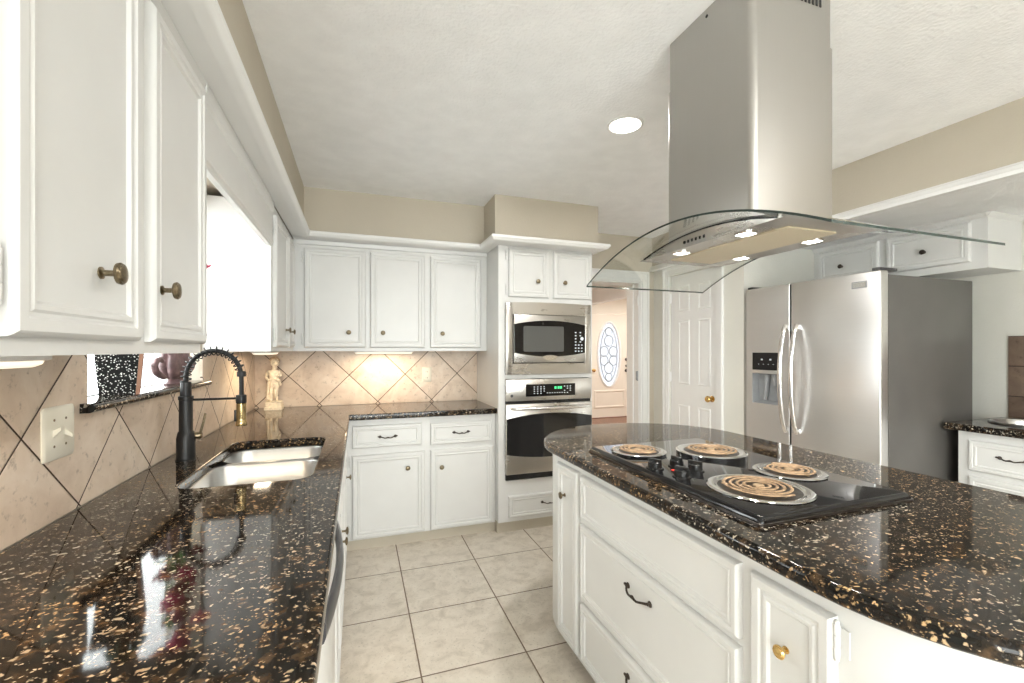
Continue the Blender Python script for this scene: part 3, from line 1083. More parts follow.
# back wall cabinet, three doors
bk = thing('wall_cabinet', 'white three door wall cabinet over the back counter beside the ovens', 'cabinet', (-0.40, 3.35, 1.33))
bm = B()
box(bm, -0.4195, 0.956, 3.35, 3.654, 1.33, 2.097)
obj('body', bm, 'white_paint', bk, smooth=False)
for x0, x1, kx, hx in ((-0.352, 0.052, -0.062, -0.362), (0.081, 0.472, 0.170, None), (0.511, 0.906, 0.602, None)):
    cab_door(bk, x0 + 0.40, x1 + 0.40, 0.025, 0.713, kx + 0.40, 0.132, hinges=((hx + 0.40, (0.085, 0.65)) if hx else None))
bm = B()
loft(bm, [[(x, y, z) for y, z in ((0.0, 0.735), (-0.010, 0.740), (-0.014, 0.766), (0.0, 0.766))] for x in (0.0, 1.355)])
obj('top_moulding', bm, 'white_paint', bk, world=False)

# ------------------------------------------------------------------ oven tower
tw = thing('oven_cabinet', 'tall white cabinet housing the microwave and wall oven', 'cabinet', (0.958, 3.05, 0.0))
TX0, TX1 = 0.958, 1.722
bm = B()
box(bm, TX0, TX0 + 0.05, 3.05, 3.655, 0.085, 2.097)
box(bm, TX1 - 0.028, TX1, 3.05, 3.655, 0.085, 2.097)
box(bm, TX0 + 0.05, TX1 - 0.028, 3.05, 3.655, 0.085, 0.390)
box(bm, TX0 + 0.05, TX1 - 0.028, 3.05, 3.655, 1.127, 1.156)
box(bm, TX0 + 0.05, TX1 - 0.028, 3.05, 3.655, 1.684, 2.097)
box(bm, TX0 + 0.05, TX1 - 0.028, 3.62, 3.655, 0.390, 1.684)
obj('body', bm, 'white_paint', tw, smooth=False)
obj('toe_kick', box(B(), TX0 + 0.0, TX1, 3.085, 3.65, 0.0, 0.085), 'beige_wall', tw, smooth=False)
cab_door(tw, 0.073, 0.392, 0.380 + 1.345, 2.080, 0.300, 1.845, hinges=(0.060, (1.78, 2.03)))
cab_door(tw, 0.430, 0.750, 0.380 + 1.345, 2.080, 0.520, 1.845)
cab_drawer(tw, 0.073, 0.745, 0.115, 0.275, 0.39, 0.205)


def arch(x0, x1, z_end, z_mid, n=20):
    return [(x0 + (x1 - x0) * k / n, z_end + (z_mid - z_end) * (1 - (2 * k / n - 1) ** 2)) for k in range(n + 1)]


# microwave
mw = thing('microwave', 'built-in stainless microwave with lens shaped dark window above wall oven', 'microwave', (1.352, 3.05, 1.157))
obj('case', box(B(), 1.0105, 1.690, 3.045, 3.50, 1.1575, 1.683), 'dark_grey', mw, smooth=False)
bm = B()
outer = [(1.006, 1.156)] + [(1.702, 1.156)] + list(reversed(arch(1.006, 1.702, 1.680, 1.690)))
# frame ring of four pieces
box(bm, 1.006, 1.058, 3.020, 3.046, 1.158, 1.684, 0.004, 2)
box(bm, 1.646, 1.697, 3.020, 3.046, 1.158, 1.684, 0.004, 2)
prism(bm, [(1.056, 1.600), (1.648, 1.600)] + list(reversed(arch(1.056, 1.648, 1.684, 1.690))), 3.020, 3.046)
box(bm, 1.056, 1.648, 3.020, 3.046, 1.158, 1.240, 0.002, 1)
obj('trim_frame', bm, 'steel_h', mw, ang=30)
bm = B()
box(bm, 1.064, 1.643, 3.014, 3.040, 1.246, 1.596, 0.003, 2)
md = obj('door', bm, 'steel_h', mw)
bm = B()
prism(bm, arch(1.066, 1.641, 1.318, 1.288) + list(reversed(arch(1.066, 1.641, 1.526, 1.556))), 3.011, 3.0145)
obj('door_glass', bm, 'black_glass', md, ang=20)
bm = B()
loft(bm, [[(x, y, z) for x, z in rrect(1.137 + i, 1.462 - i, 1.325 + i, 1.514 - i, 0.012, 4)] for i, y in ((0, 3.0112), (0.001, 3.0100))])
obj('window', bm, 'window_mesh', md)
bm = B()
prism(bm, arch(1.285, 1.415, 1.2855, 1.262) + list(reversed(arch(1.285, 1.415, 1.289, 1.300))), 3.008, 3.0145)
obj('push_tab', bm, 'steel_handle', md, ang=20)
bm = B()
for r in range(7):
    n = 3 if r >= 4 else 2
    for c in range(n):
        if r == 2 and c == 1:
            continue
        x = 1.560 + c * (0.026 if n == 3 else 0.04)
        z = 1.470 - r * 0.0235
        box(bm, x - 0.006, x + 0.006, 3.0098, 3.0112, z - 0.004, z + 0.004)
lathe(bm, [(0.014, 0), (0.013, 0.002), (0.0, 0.003)], (1.614, 3.0112, 1.424), '-y', 16)
obj('keypad', bm, 'digit_white', md)

# wall oven
ov = thing('wall_oven', 'built-in stainless wall oven with arched black glass door', 'oven', (1.352, 3.05, 0.391))
obj('case', box(B(), 1.0105, 1.690, 3.045, 3.60, 0.3915, 1.125), 'dark_grey', ov, smooth=False)
bm = B()
box(bm, 1.006, 1.698, 3.018, 3.046, 0.966, 1.124, 0.004, 2)
cp = obj('control_panel', bm, 'steel_h', ov)
obj('display', box(B(), 1.158, 1.560, 3.0165, 3.0185, 0.996, 1.086, 0.001, 1), 'black_glass', cp)
bm = B()
for x in (1.395, 1.420, 1.440):
    box(bm, x - 0.008, x + 0.008, 3.0155, 3.0168, 1.048, 1.066)
obj('clock_digits', bm, 'digit_green', cp, smooth=False)
bm = B()
for x in [1.225 + 0.026 * k for k in range(4)] + [1.47 + 0.024 * k for k in range(3)]:
    for z in (1.018, 1.034, 1.050, 1.066):
        if (x * 100 + z * 1000) % 7 > 1:
            box(bm, x - 0.005, x + 0.005, 3.0155, 3.0168, z - 0.003, z + 0.003)
for x in [1.33 + 0.02 * k for k in range(7)]:
    box(bm, x - 0.005, x + 0.005, 3.0155, 3.0168, 1.017, 1.022)
obj('keypad', bm, 'digit_white', cp, smooth=False)
bm = B()
lathe(bm, [(0.011, 0), (0.010, 0.002), (0.0, 0.0022)], (1.050, 3.018, 1.005), '-y', 18)
obj('badge', bm, 'dark_grey', cp)
obj('gap', box(B(), 1.008, 1.696, 3.030, 3.046, 0.9445, 0.9655), 'black_plastic', ov, smooth=False)
bm = B()
box(bm, 1.006, 1.698, 3.010, 3.044, 0.436, 0.944, 0.004, 2)
od = obj('door', bm, 'steel_h', ov)
bm = B()
prism(bm, arch(1.008, 1.696, 0.582, 0.548) + list(reversed(arch(1.008, 1.696, 0.838, 0.872))), 3.0072, 3.0105)
obj('door_glass', bm, 'black_glass', od, ang=20)
bm = B()
tube(bm, [(1.042, 3.0095, 0.915), (1.046, 2.985, 0.915), (1.062, 2.970, 0.915), (1.352, 2.958, 0.915), (1.642, 2.970, 0.915), (1.658, 2.985, 0.915), (1.662, 3.0095, 0.915)], [0.010, 0.010, 0.012, 0.0115, 0.012, 0.010, 0.010], 12)
obj('handle', bm, 'steel_handle', od)
obj('vent', box(B(), 1.008, 1.696, 3.028, 3.046, 0.3925, 0.434), 'black_plastic', ov, smooth=False)

# ------------------------------------------------------------------ base cabinets
bb = thing('base_cabinet', 'white base cabinet with two drawers over two doors on the back wall', 'cabinet', (-0.06, 3.12, 0.0))
bm = B()
box(bm, -0.085, 0.956, 3.12, 3.654, 0.070, 0.874)
obj('body', bm, 'white_paint', bb, smooth=False)
obj('toe_kick', box(B(), -0.085, 0.956, 3.134, 3.65, 0.0, 0.070), 'beige_wall', bb, smooth=False)
cab_drawer(bb, 0.022, 0.478, 0.682, 0.832, 0.250, 0.752)
cab_drawer(bb, 0.537, 0.985, 0.672, 0.826, 0.757, 0.752)
cab_door(bb, 0.022, 0.500, 0.078, 0.636, 0.382, 0.530, hinges=(0.010, (0.14, 0.60)))
cab_door(bb, 0.537, 0.995, 0.078, 0.640, 0.615, 0.515)

lb = thing('base_cabinet', 'white sink base cabinet under the left counter, past the dishwasher', 'cabinet', (-0.085, 1.50, 0.0), PI / 2)
bm = B()
box(bm, -0.11, -0.085, 1.50, 3.12, 0.07, 0.874)
box(bm, -0.70, -0.11, 1.50, 1.52, 0.07, 0.874)
box(bm, -0.70, -0.11, 2.55, 3.12, 0.07, 0.874)
box(bm, -0.70, -0.11, 1.52, 2.55, 0.07, 0.09)
obj('body', bm, 'white_paint', lb, smooth=False)
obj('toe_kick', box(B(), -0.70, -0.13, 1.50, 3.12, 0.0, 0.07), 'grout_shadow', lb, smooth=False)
for x0, x1, kx in ((0.05, 0.46, 0.42), (0.49, 0.90, 0.53), (0.95, 1.42, 1.38)):
    cab_door(lb, x0, x1, 0.085, 0.652, kx, 0.56)
    cab_drawer(lb, x0, x1, 0.690, 0.838)
knob(lb, 1.30, -0.0, 0.80, 'bronze', 0.7)

dw = thing('dishwasher', 'white dishwasher with bowed dark handle under the left counter', 'dishwasher', (-0.085, 0.87, 0.0), PI / 2)
bm = B()
box(bm, -0.68, -0.10, 0.875, 1.495, 0.10, 0.872)
box(bm, -0.68, -0.16, 0.875, 1.495, 0.0, 0.10)
obj('tub', bm, 'dark_grey', dw, smooth=False)
bm = B()
box(bm, -0.10, -0.068, 0.875, 1.495, 0.105, 0.870, 0.006, 2)
dd = obj('door', bm, 'white_paint', dw)
bm = B()
pts = [(-0.066 + 0.022 * (1 - t * t), 1.185 + 0.27 * t, 0.80) for t in [-1 + k / 10 for k in range(21)]]
tube(bm, pts, 0.017, 12, flat=(1.5, 0.55))
obj('handle', bm, 'dark_grey', dd)

lb2 = thing('base_cabinet', 'white base cabinet under the near end of the left counter', 'cabinet', (-0.085, -0.4, 0.0), PI / 2)
bm = B()
box(bm, -0.70, -0.085, -0.40, 0.868, 0.07, 0.874)
obj('body', bm, 'white_paint', lb2, smooth=False)
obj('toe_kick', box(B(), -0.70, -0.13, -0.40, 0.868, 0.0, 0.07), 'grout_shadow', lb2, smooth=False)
for x0, x1, kx in ((0.03, 0.62, 0.57), (0.65, 1.24, 0.70)):
    cab_door(lb2, x0, x1, 0.085, 0.652, kx, 0.56)
    cab_drawer(lb2, x0, x1, 0.690, 0.838, (x0 + x1) / 2, 0.77)

# L shaped counter with the sink cut out
SX0, SX1, SY0, SY1 = -0.535, -0.148, 1.605, 2.345
out = [(-0.710, -0.40), (-0.053, -0.40), (-0.053, 3.074), (-0.0528, 3.0745), (0.957, 3.0745), (0.957, 3.6545), (-0.710, 3.6545)]
cb = slab_curve('countertop', [out, rrect(SX0, SX1, SY0, SY1, 0.06, 8)], 0.8745, 0.914, 0.006, 'granite', res=3)
tag(cb, 'L shaped dark speckled granite countertop along the left and back walls', 'countertop')

# double bowl sink
sk = thing('sink', 'stainless steel double bowl undermount sink in the left counter', 'sink', (-0.34, 1.975, 0.874))
bm = B()
YD = 2.075


def bowl(bm, x0, x1, y0, y1, z1, z0, r):
    rings = []
    for i, z in ((0.0, z1), (0.004, z1 - 0.006), (0.012, z0 + 0.05), (0.018, z0 + 0.025), (0.032, z0 + 0.007), (0.055, z0)):
        rr = max(r - i * 0.3, 0.02)
        rings.append([(x, y, z) for x, y in rrect(x0 + i, x1 - i, y0 + i, y1 - i, rr, 6)])
    R = loft(bm, rings, caps=False)
    bm.faces.new(R[-1])


bowl(bm, SX0 - 0.004, SX1 + 0.004, SY0 - 0.004, YD - 0.012, 0.8740, 0.695, 0.075)
bowl(bm, SX0 - 0.004, SX1 + 0.004, YD + 0.012, SY1 + 0.004, 0.8740, 0.680, 0.075)
so = obj('bowls', bm, 'steel_sink', sk)
so.modifiers.new('wall', 'SOLIDIFY').thickness = 0.0015
bm = B()
# deck between and around the bowls
for k in range(11):
    pass
box(bm, SX0 + 0.03, SX1 - 0.03, YD - 0.0125, YD + 0.0125, 0.866, 0.8738, 0.003, 2)
obj('divider', bm, 'steel_sink', sk)
for y in (1.83, 2.215):
    bm = B()
    lathe(bm, [(0.042, 0.0), (0.042, 0.003), (0.034, 0.004), (0.030, 0.001), (0.0, 0.0012)], (-0.34, y, 0.6965 if y < 2.0 else 0.6815), 'z', 24)
    obj('drain', bm, 'chrome', sk)

# faucet
FXB, FYB = -0.626, 2.02
fa = thing('faucet', 'black spring neck kitchen faucet with brass spray head beside sink', 'faucet', (FXB, FYB, 0.914))
bm = B()
lathe(bm, [(0.033, 0.0), (0.033, 0.004), (0.031, 0.006), (0.031, 0.085), (0.026, 0.108), (0.0225, 0.114), (0.0225, 0.232), (0.025, 0.234), (0.025, 0.246), (0.019, 0.248), (0.0175, 0.30), (0.012, 0.303)], (FXB, FYB, 0.914), 'z', 28)
obj('column', bm, 'black_metal', fa)
# hose arc
EX = -0.440
arc = [(FXB, 1.212)]
for k in range(25):
    a = PI - PI * k / 24
    arc.append(((FXB + EX) / 2 + (EX - FXB) / 2 * -math.cos(PI - a) if False else (FXB + EX) / 2 + (FXB - EX) / 2 * -math.cos(a), 1.232 + 0.103 * math.sin(a)))
arc.append((EX + 0.001, 1.20))
arc.append((EX + 0.001, 1.15))
pts = [(x, FYB, z) for x, z in arc]
bm = B()
tube(bm, pts, 0.0085, 10)
hose = obj('hose', bm, 'black_metal', fa)
# resample the arc for the spring
dense = []
for a, b_ in zip(pts, pts[1:]):
    for k in range(12):
        t = k / 12
        dense.append(Vector(a).lerp(Vector(b_), t))
L = [0]
for a, b_ in zip(dense, dense[1:]):
    L.append(L[-1] + (b_ - a).length)
tot = L[-1]
end = tot - 0.105
turns = 17
spr = []
j = 0
for k in range(turns * 12 + 1):
    s = end * k / (turns * 12)
    while j < len(L) - 2 and L[j + 1] < s:
        j += 1
    t = (s - L[j]) / max(L[j + 1] - L[j], 1e-6)
    p = dense[j].lerp(dense[j + 1], t)
    tg = (dense[min(j + 3, len(dense) - 1)] - dense[max(j - 3, 0)]).normalized()
    nrm = Vector((0, 1, 0))
    bn = tg.cross(nrm)
    a = 2 * PI * k / 12
    spr.append(p + (nrm * math.cos(a) + bn * math.sin(a)) * 0.0165)
bm = B()
tube(bm, spr, 0.0024, 6)
obj('spring', bm, 'black_metal', fa)
bm = B()
lathe(bm, [(0.015, 0.0), (0.0165, 0.002), (0.0165, 0.018), (0.013, 0.022)], (EX + 0.0008, FYB, 1.232), 'z', 18)
obj('spring_collar', bm, 'black_metal', fa)
bm = B()
tube(bm, [(FXB + 0.015, FYB, 1.146), (EX - 0.012, FYB, 1.146)], 0.0045, 8)
lathe(bm, [(0.018, -0.016), (0.019, -0.013), (0.019, 0.013), (0.018, 0.016)], (EX, FYB, 1.143), 'z', 18)
obj('docking_arm', bm, 'black_metal', fa)
bm = B()
lathe(bm, [(0.015, 0.090), (0.0175, 0.088), (0.0175, 0.030), (0.0165, 0.024), (0.019, 0.018), (0.021, 0.004), (0.0195, 0.0), (0.0, 0.0)], (EX, FYB, 1.037), 'z', 20)
sh = obj('spray_head', bm, 'aged_brass', fa)
bm = B()
box(bm, EX - 0.024, EX - 0.016, FYB - 0.006, FYB + 0.006, 1.055, 1.10, 0.002, 2)
obj('spray_lever', bm, 'black_metal', sh)
bm = B()
lathe(bm, [(0.014, 0.0), (0.014, 0.022), (0.010, 0.028), (0.0, 0.029)], (FXB + 0.022, FYB + 0.012, 1.005), 'x', 16)
tube(bm, [(FXB + 0.042, FYB + 0.012, 1.008), (FXB + 0.052, FYB + 0.014, 1.05), (FXB + 0.060, FYB + 0.016, 1.09)], [0.005, 0.0045, 0.004], 8)
obj('lever', bm, 'antique_brass', fa)

# under cabinet lights
def puck(name, label, x0, x1, y0, y1, z, power):
    t = thing(name, label, 'light', ((x0 + x1) / 2, (y0 + y1) / 2, z), group='under cabinet lights')
    bm = B()
    loft(bm, [[(x, y, zz) for x, y in rrect(x0 + i, x1 - i, y0 + i, y1 - i, 0.02, 4)] for i, zz in ((0.0, z), (0.0, z - 0.008), (0.004, z - 0.010))])
    obj('housing', bm, 'white_trim', t)
    bm = B()
    loft(bm, [[(x, y, zz) for x, y in rrect(x0 + i, x1 - i, y0 + i, y1 - i, 0.015, 4)] for i, zz in ((0.008, z - 0.010), (0.010, z - 0.016), (0.018, z - 0.021))])
    obj('lens', bm, 'lens_warm', t)
    lamp_area('under_cabinet_lamp', ((x0 + x1) / 2, (y0 + y1) / 2, z - 0.024), (x1 - x0) * 0.8, power, (1.0, 0.78, 0.52), sy=(y1 - y0) * 0.8)


puck('under_cabinet_light', 'slim under cabinet light beneath the nearest wall cabinet on left', -0.62, -0.50, 0.55, 1.00, 1.33, 2.6)
puck('under_cabinet_light', 'slim under cabinet light in the corner above the statue', -0.60, -0.50, 2.95, 3.35, 1.33, 2.2)
puck('under_cabinet_light', 'slim under cabinet light beneath the three door back wall cabinet', -0.03, 0.40, 3.42, 3.54, 1.33, 3.4)

# wall plates
sp_ = thing('switch_plate', 'ivory double toggle switch plate on the diagonal tile backsplash', 'switch', (-0.711, 1.42, 1.13))
bm = B()
loft(bm, [[(x, y, z) for y, z in rrect(1.357 + i, 1.480 - i, 1.066 + i, 1.198 - i, 0.008, 3)] for i, x in ((0.0, -0.711), (0.0, -0.708), (0.004, -0.705))])
obj('plate', bm, 'ivory_plastic', sp_)
for y, dz in ((1.3955, 0.012), (1.4415, -0.012)):
    bm = B()
    box(bm, -0.7055, -0.7045, y - 0.006, y + 0.006, 1.120, 1.144)
    loft(bm, [[(-0.7048, y - 0.005, 1.132 - 0.008), (-0.7048, y + 0.005, 1.132 - 0.008), (-0.7048, y + 0.005, 1.132 + 0.008), (-0.7048, y - 0.005, 1.132 + 0.008)],
              [(-0.690, y - 0.004, 1.132 + dz - 0.004), (-0.690, y + 0.004, 1.132 + dz - 0.004), (-0.690, y + 0.004, 1.132 + dz + 0.004), (-0.690, y - 0.004, 1.132 + dz + 0.004)]])
    obj('toggle', bm, 'ivory_plastic', sp_)
    bm = B()
    for z in (1.165, 1.100):
        lathe(bm, [(0.0035, 0.0), (0.003, 0.001), (0.0, 0.0012)], (-0.705, y, z), 'x', 10)
    obj('screws', bm, 'antique_brass', sp_)
outl = thing('outlet', 'ivory duplex outlet on the tiled back wall above the counter', 'outlet', (0.532, 3.655, 1.137))
bm = B()
loft(bm, [[(x, y, z) for x, z in rrect(0.494 + i, 0.568 - i, 1.077 + i, 1.198 - i, 0.007, 3)] for i, y in ((0.0, 3.655), (0.0, 3.652), (0.004, 3.649))])
obj('plate', bm, 'ivory_plastic', outl)
bm = B()
for z in (1.110, 1.160):
    loft(bm, [[(x, y, zz) for x, zz in rrect(0.514, 0.548, z - 0.013, z + 0.013, 0.010, 3)] for y in (3.6492, 3.6475)])
obj('receptacles', bm, 'ivory_plastic', outl)
bm = B()
for z in (1.110, 1.160):
    for x in (0.525, 0.537):
        box(bm, x - 0.001, x + 0.001, 3.647, 3.6476, z - 0.005, z + 0.005)
obj('slots', bm, 'black_plastic', outl, smooth=False)

# ------------------------------------------------------------------ cherub statue
st = thing('statuette', 'cream stone statuette of a standing child on the counter corner', 'statue', (-0.568, 3.545, 0.914))
sx, sy, sz = -0.568, 3.545, 0.914
bm = B()
loft(bm, [[(sx + x, sy + y, sz + z) for x, y in rrect(-0.058 + i, 0.058 - i, -0.045 + i, 0.045 - i, 0.008, 3)] for i, z in ((0.0, 0.0005), (0.0, 0.018), (0.006, 0.022), (0.006, 0.050), (0.003, 0.054), (0.008, 0.060))])
obj('pedestal', bm, 'stone_cream', st)


def skin(name, verts, edges, mat, parent, sub=2):
    me = D.meshes.new(name)
    me.from_pydata([v[:3] for v in verts], edges, [])
    o = D.objects.new(name, me)
    COL.objects.link(o)
    m = o.modifiers.new('skin', 'SKIN')
    m.use_smooth_shade = True
    for i, v in enumerate(verts):
        r = v[3]
        me.skin_vertices[0].data[i].radius = (r, r) if not isinstance(r, tuple) else r
        me.skin_vertices[0].data[i].use_root = (i == 0)
    s_ = o.modifiers.new('sub', 'SUBSURF')
    s_.levels = s_.render_levels = sub
    me.materials.append(MATS[mat])
    o.parent = parent
    return o


V_ = [(0.002, 0, 0.185, (0.034, 0.026)),            # 0 pelvis
      (0.004, 0, 0.222, (0.030, 0.023)), (0.0, 0, 0.262, (0.034, 0.025)), (0.002, 0, 0.282, (0.020, 0.018)), (0.004, -0.002, 0.294, 0.0135), (0.005, -0.004, 0.312, 0.020),
      (-0.014, -0.002, 0.160, 0.0195), (-0.016, -0.008, 0.115, 0.0145), (-0.017, -0.002, 0.072, 0.0115), (-0.019, -0.020, 0.064, 0.008),   # 6..9 left leg
      (0.018, 0.0, 0.160, 0.0195), (0.012, -0.012, 0.118, 0.0145), (0.016, 0.002, 0.074, 0.0115), (0.020, -0.016, 0.065, 0.008),      # 10..13 right leg
      (-0.034, 0.0, 0.268, 0.0125), (-0.052, 0.006, 0.232, 0.0105), (-0.030, -0.012, 0.203, 0.0085),       # 14..16 arm on the hip
      (0.034, 0.0, 0.268, 0.0125), (0.044, -0.006, 0.235, 0.0105), (0.022, -0.026, 0.244, 0.0085)]        # 17..19 arm across the chest
E_ = [(0, 1), (1, 2), (2, 3), (3, 4), (4, 5), (0, 6), (6, 7), (7, 8), (8, 9), (0, 10), (10, 11), (11, 12), (12, 13), (2, 14), (14, 15), (15, 16), (2, 17), (17, 18), (18, 19)]
skin('figure', V_, E_, 'stone_cream', st)
bm = B()
sphere(bm, (sx + 0.006, sy - 0.006, sz + 0.335), 0.030, (0.92, 0.95, 1.1), 20, 14)
sphere(bm, (sx + 0.008, sy - 0.036, sz + 0.330), 0.006, (0.8, 1.0, 1.2), 8, 6)
for s_ in (-1, 1):
    sphere(bm, (sx + 0.007 + s_ * 0.014, sy - 0.027, sz + 0.326), 0.010, (1, 0.8, 1), 10, 8)
    sphere(bm, (sx + 0.007 + s_ * 0.011, sy - 0.031, sz + 0.339), 0.0042, (1.2, 0.7, 0.8), 8, 6)
sphere(bm, (sx + 0.008, sy - 0.033, sz + 0.319), 0.005, (1.4, 0.7, 0.5), 8, 6)
obj('head', bm, 'stone_cream', st)
bm = B()
rnd = random.Random(3)
for k in range(34):
    a = rnd.uniform(0, 2 * PI)
    e = rnd.uniform(0.05, 1.4)
    if math.sin(a) < -0.35 and e < 0.75:
        continue
    sphere(bm, (sx + 0.006 + 0.029 * math.cos(a) * math.cos(e), sy - 0.003 + 0.029 * math.sin(a) * math.cos(e), sz + 0.338 + 0.031 * math.sin(e)), rnd.uniform(0.009, 0.013), (1, 1, 0.9), 8, 6)
obj('hair', bm, 'stone_hair', st)
skin('drapery', [(-0.030, -0.008, 0.205, 0.012), (-0.034, 0.004, 0.16, 0.015), (-0.036, 0.008, 0.11, 0.017), (-0.036, 0.010, 0.062, 0.021), (0.008, -0.026, 0.222, 0.010), (0.034, -0.016, 0.205, 0.012), (0.040, 0.0, 0.165, 0.012)],
     [(0, 1), (1, 2), (2, 3), (0, 4), (4, 5), (5, 6)], 'stone_cream', st)

# ------------------------------------------------------------------ things on the window sill
pot = thing('planter', 'square tapered black speckled planter with a terracotta side on sill', 'planter', (-0.745, 1.80, 1.192))
pm = Matrix.Translation((-0.745, 1.80, 1.192)) @ Matrix.Rotation(math.radians(19), 4, 'Z')
bm = B()


def sq(a, b_, z):
    return [(-a, -b_, z), (a, -b_, z), (a, b_, z), (-a, b_, z)]


loft(bm, [sq(0.044, 0.044, 0.0), sq(0.060, 0.060, 0.21), sq(0.064, 0.064, 0.21), sq(0.064, 0.064, 0.235), sq(0.056, 0.056, 0.235), sq(0.054, 0.054, 0.20)])
for f in bm.faces:
    f.normal_update()
bm.faces.ensure_lookup_table()
bm.transform(pm)
obj('body', bm, 'speckled_glaze', pot, ang=20)
bm = B()
loft(bm, [[(w, -a_, z), (w + 0.010, -a_, z), (w + 0.010, a_, z), (w, a_, z)] for w, a_, z in ((0.0445, 0.044, 0.0), (0.0600, 0.0595, 0.205))])
bm.transform(pm)
obj('side_panel', bm, 'terracotta', pot, ang=20)

rnd = random.Random(5)
bm = B()
for k in range(90):
    a0 = rnd.uniform(0, 2 * PI)
    m4 = pm @ Matrix.Translation((rnd.uniform(-0.02, 0.05), rnd.uniform(-0.16, 0.15), rnd.uniform(0.27, 0.60))) @ Matrix.Rotation(a0, 4, 'Z') @ Matrix.Rotation(rnd.uniform(-1.0, 0.5), 4, 'Y') @ Matrix.Diagonal((1, 0.5, 0.06, 1))
    bmesh.ops.create_icosphere(bm, subdivisions=2, radius=0.038, matrix=m4)
for k in range(9):
    y_ = -0.06 + 0.015 * k
    q = [pm @ Vector(v) for v in ((0.0, y_, 0.19), (0.005, y_ * 1.5, 0.38), (0.012, y_ * 2.2, 0.56))]
    tube(bm, q, 0.003, 6)
obj('plant', bm, 'leaf_dark', pot, ang=60)

ux, uy, uz = -0.742, 2.27, 1.192
ur = thing('urn', 'mauve lobed clay urn with two looped handles and red flowers on sill', 'urn', (ux, uy, uz))
bm = B()
lathe(bm, [(0.042, 0.0), (0.044, 0.006), (0.034, 0.014), (0.028, 0.022), (0.040, 0.034), (0.050, 0.055), (0.053, 0.080), (0.050, 0.105), (0.047, 0.118), (0.056, 0.130), (0.060, 0.137), (0.054, 0.140), (0.046, 0.125), (0.0, 0.12)], (ux, uy, uz), 'z', 64,
      mod=lambda a, h: 1 + (0.24 * abs(math.cos(3.0 * a)) if 0.03 < h < 0.125 else (0.04 * math.cos(14 * a) if h > 0.126 else 0)))
bm.transform(Matrix.Translation((ux, uy, uz)) @ Matrix.Diagonal((0.80, 1.75, 1.04, 1)) @ Matrix.Translation((-ux, -uy, -uz)))
obj('bowl', bm, 'mauve_clay', ur, ang=60)
for s_ in (-1, 1):
    bm = B()
    tube(bm, [(ux, uy + s_ * (0.142 + d * 1.25), uz + z) for d, z in ((-0.02, 0.035), (0.012, 0.045), (0.042, 0.062), (0.055, 0.085), (0.040, 0.104), (0.010, 0.110), (-0.008, 0.100))], [0.010, 0.012, 0.013, 0.013, 0.012, 0.010, 0.009], 10)
    obj('handle', bm, 'mauve_clay', ur, ang=60)
rnd = random.Random(11)
for k in range(22):
    fx = ux + rnd.uniform(-0.02, 0.05)
    fy = uy + rnd.uniform(-0.17, 0.15)
    fz = uz + rnd.uniform(0.19, 0.58)
    bm = B()
    for q in range(8):
        a = q * 2 * PI / 8
        m4 = Matrix.Translation((fx, fy, fz)) @ Matrix.Rotation(a, 4, 'Z') @ Matrix.Rotation(-0.55, 4, 'Y') @ Matrix.Translation((0.022, 0, 0)) @ Matrix.Diagonal((1, 0.5, 0.14, 1))
        bmesh.ops.create_icosphere(bm, subdivisions=2, radius=0.030, matrix=m4)
    sphere(bm, (fx, fy, fz), 0.009, (1, 1, 1), 8, 6)
    obj('flower', bm, 'petal_pink' if k % 3 == 0 else 'petal_wine', ur, ang=60)
bm = B()
for k in range(26):
    a0 = rnd.uniform(0, 2 * PI)
    m4 = Matrix.Translation((ux + rnd.uniform(-0.01, 0.02), uy + rnd.uniform(-0.12, 0.12), uz + rnd.uniform(0.15, 0.42))) @ Matrix.Rotation(a0, 4, 'Z') @ Matrix.Rotation(rnd.uniform(-0.9, 0.2), 4, 'Y') @ Matrix.Diagonal((1, 0.42, 0.07, 1))
    bmesh.ops.create_icosphere(bm, subdivisions=2, radius=0.032, matrix=m4)
for k in range(8):
    y_ = uy - 0.07 + 0.02 * k
    tube(bm, [(ux, y_, uz + 0.121), (ux + 0.005, y_ + 0.01 * (k - 4), uz + 0.26), (ux, y_ + 0.016 * (k - 4), uz + 0.40)], 0.003, 6)
obj('foliage', bm, 'leaf_green', ur, ang=60)

# ------------------------------------------------------------------ refrigerator and its surround
FRX, RY0, RY1 = 2.74, 1.645, 2.548
fr = thing('refrigerator', 'stainless side by side refrigerator with ice dispenser in the niche', 'refrigerator', (3.1, 2.1, 0.0))
bm = B()
box(bm, 2.815, 3.60, RY0 + 0.004, RY1 - 0.004, 0.03, 1.765, 0.004, 2)
obj('body', bm, 'fridge_side', fr)
obj('base_grille', box(B(), 2.80, 3.55, RY0 + 0.02, RY1 - 0.02, 0.0, 0.0295), 'black_plastic', fr, smooth=False)
SPL = 2.188
bm = B()
box(bm, FRX, 2.808, RY0, SPL - 0.004, 0.06, 1.785, 0.008, 3)
rd = obj('door', bm, 'steel_fridge', fr)
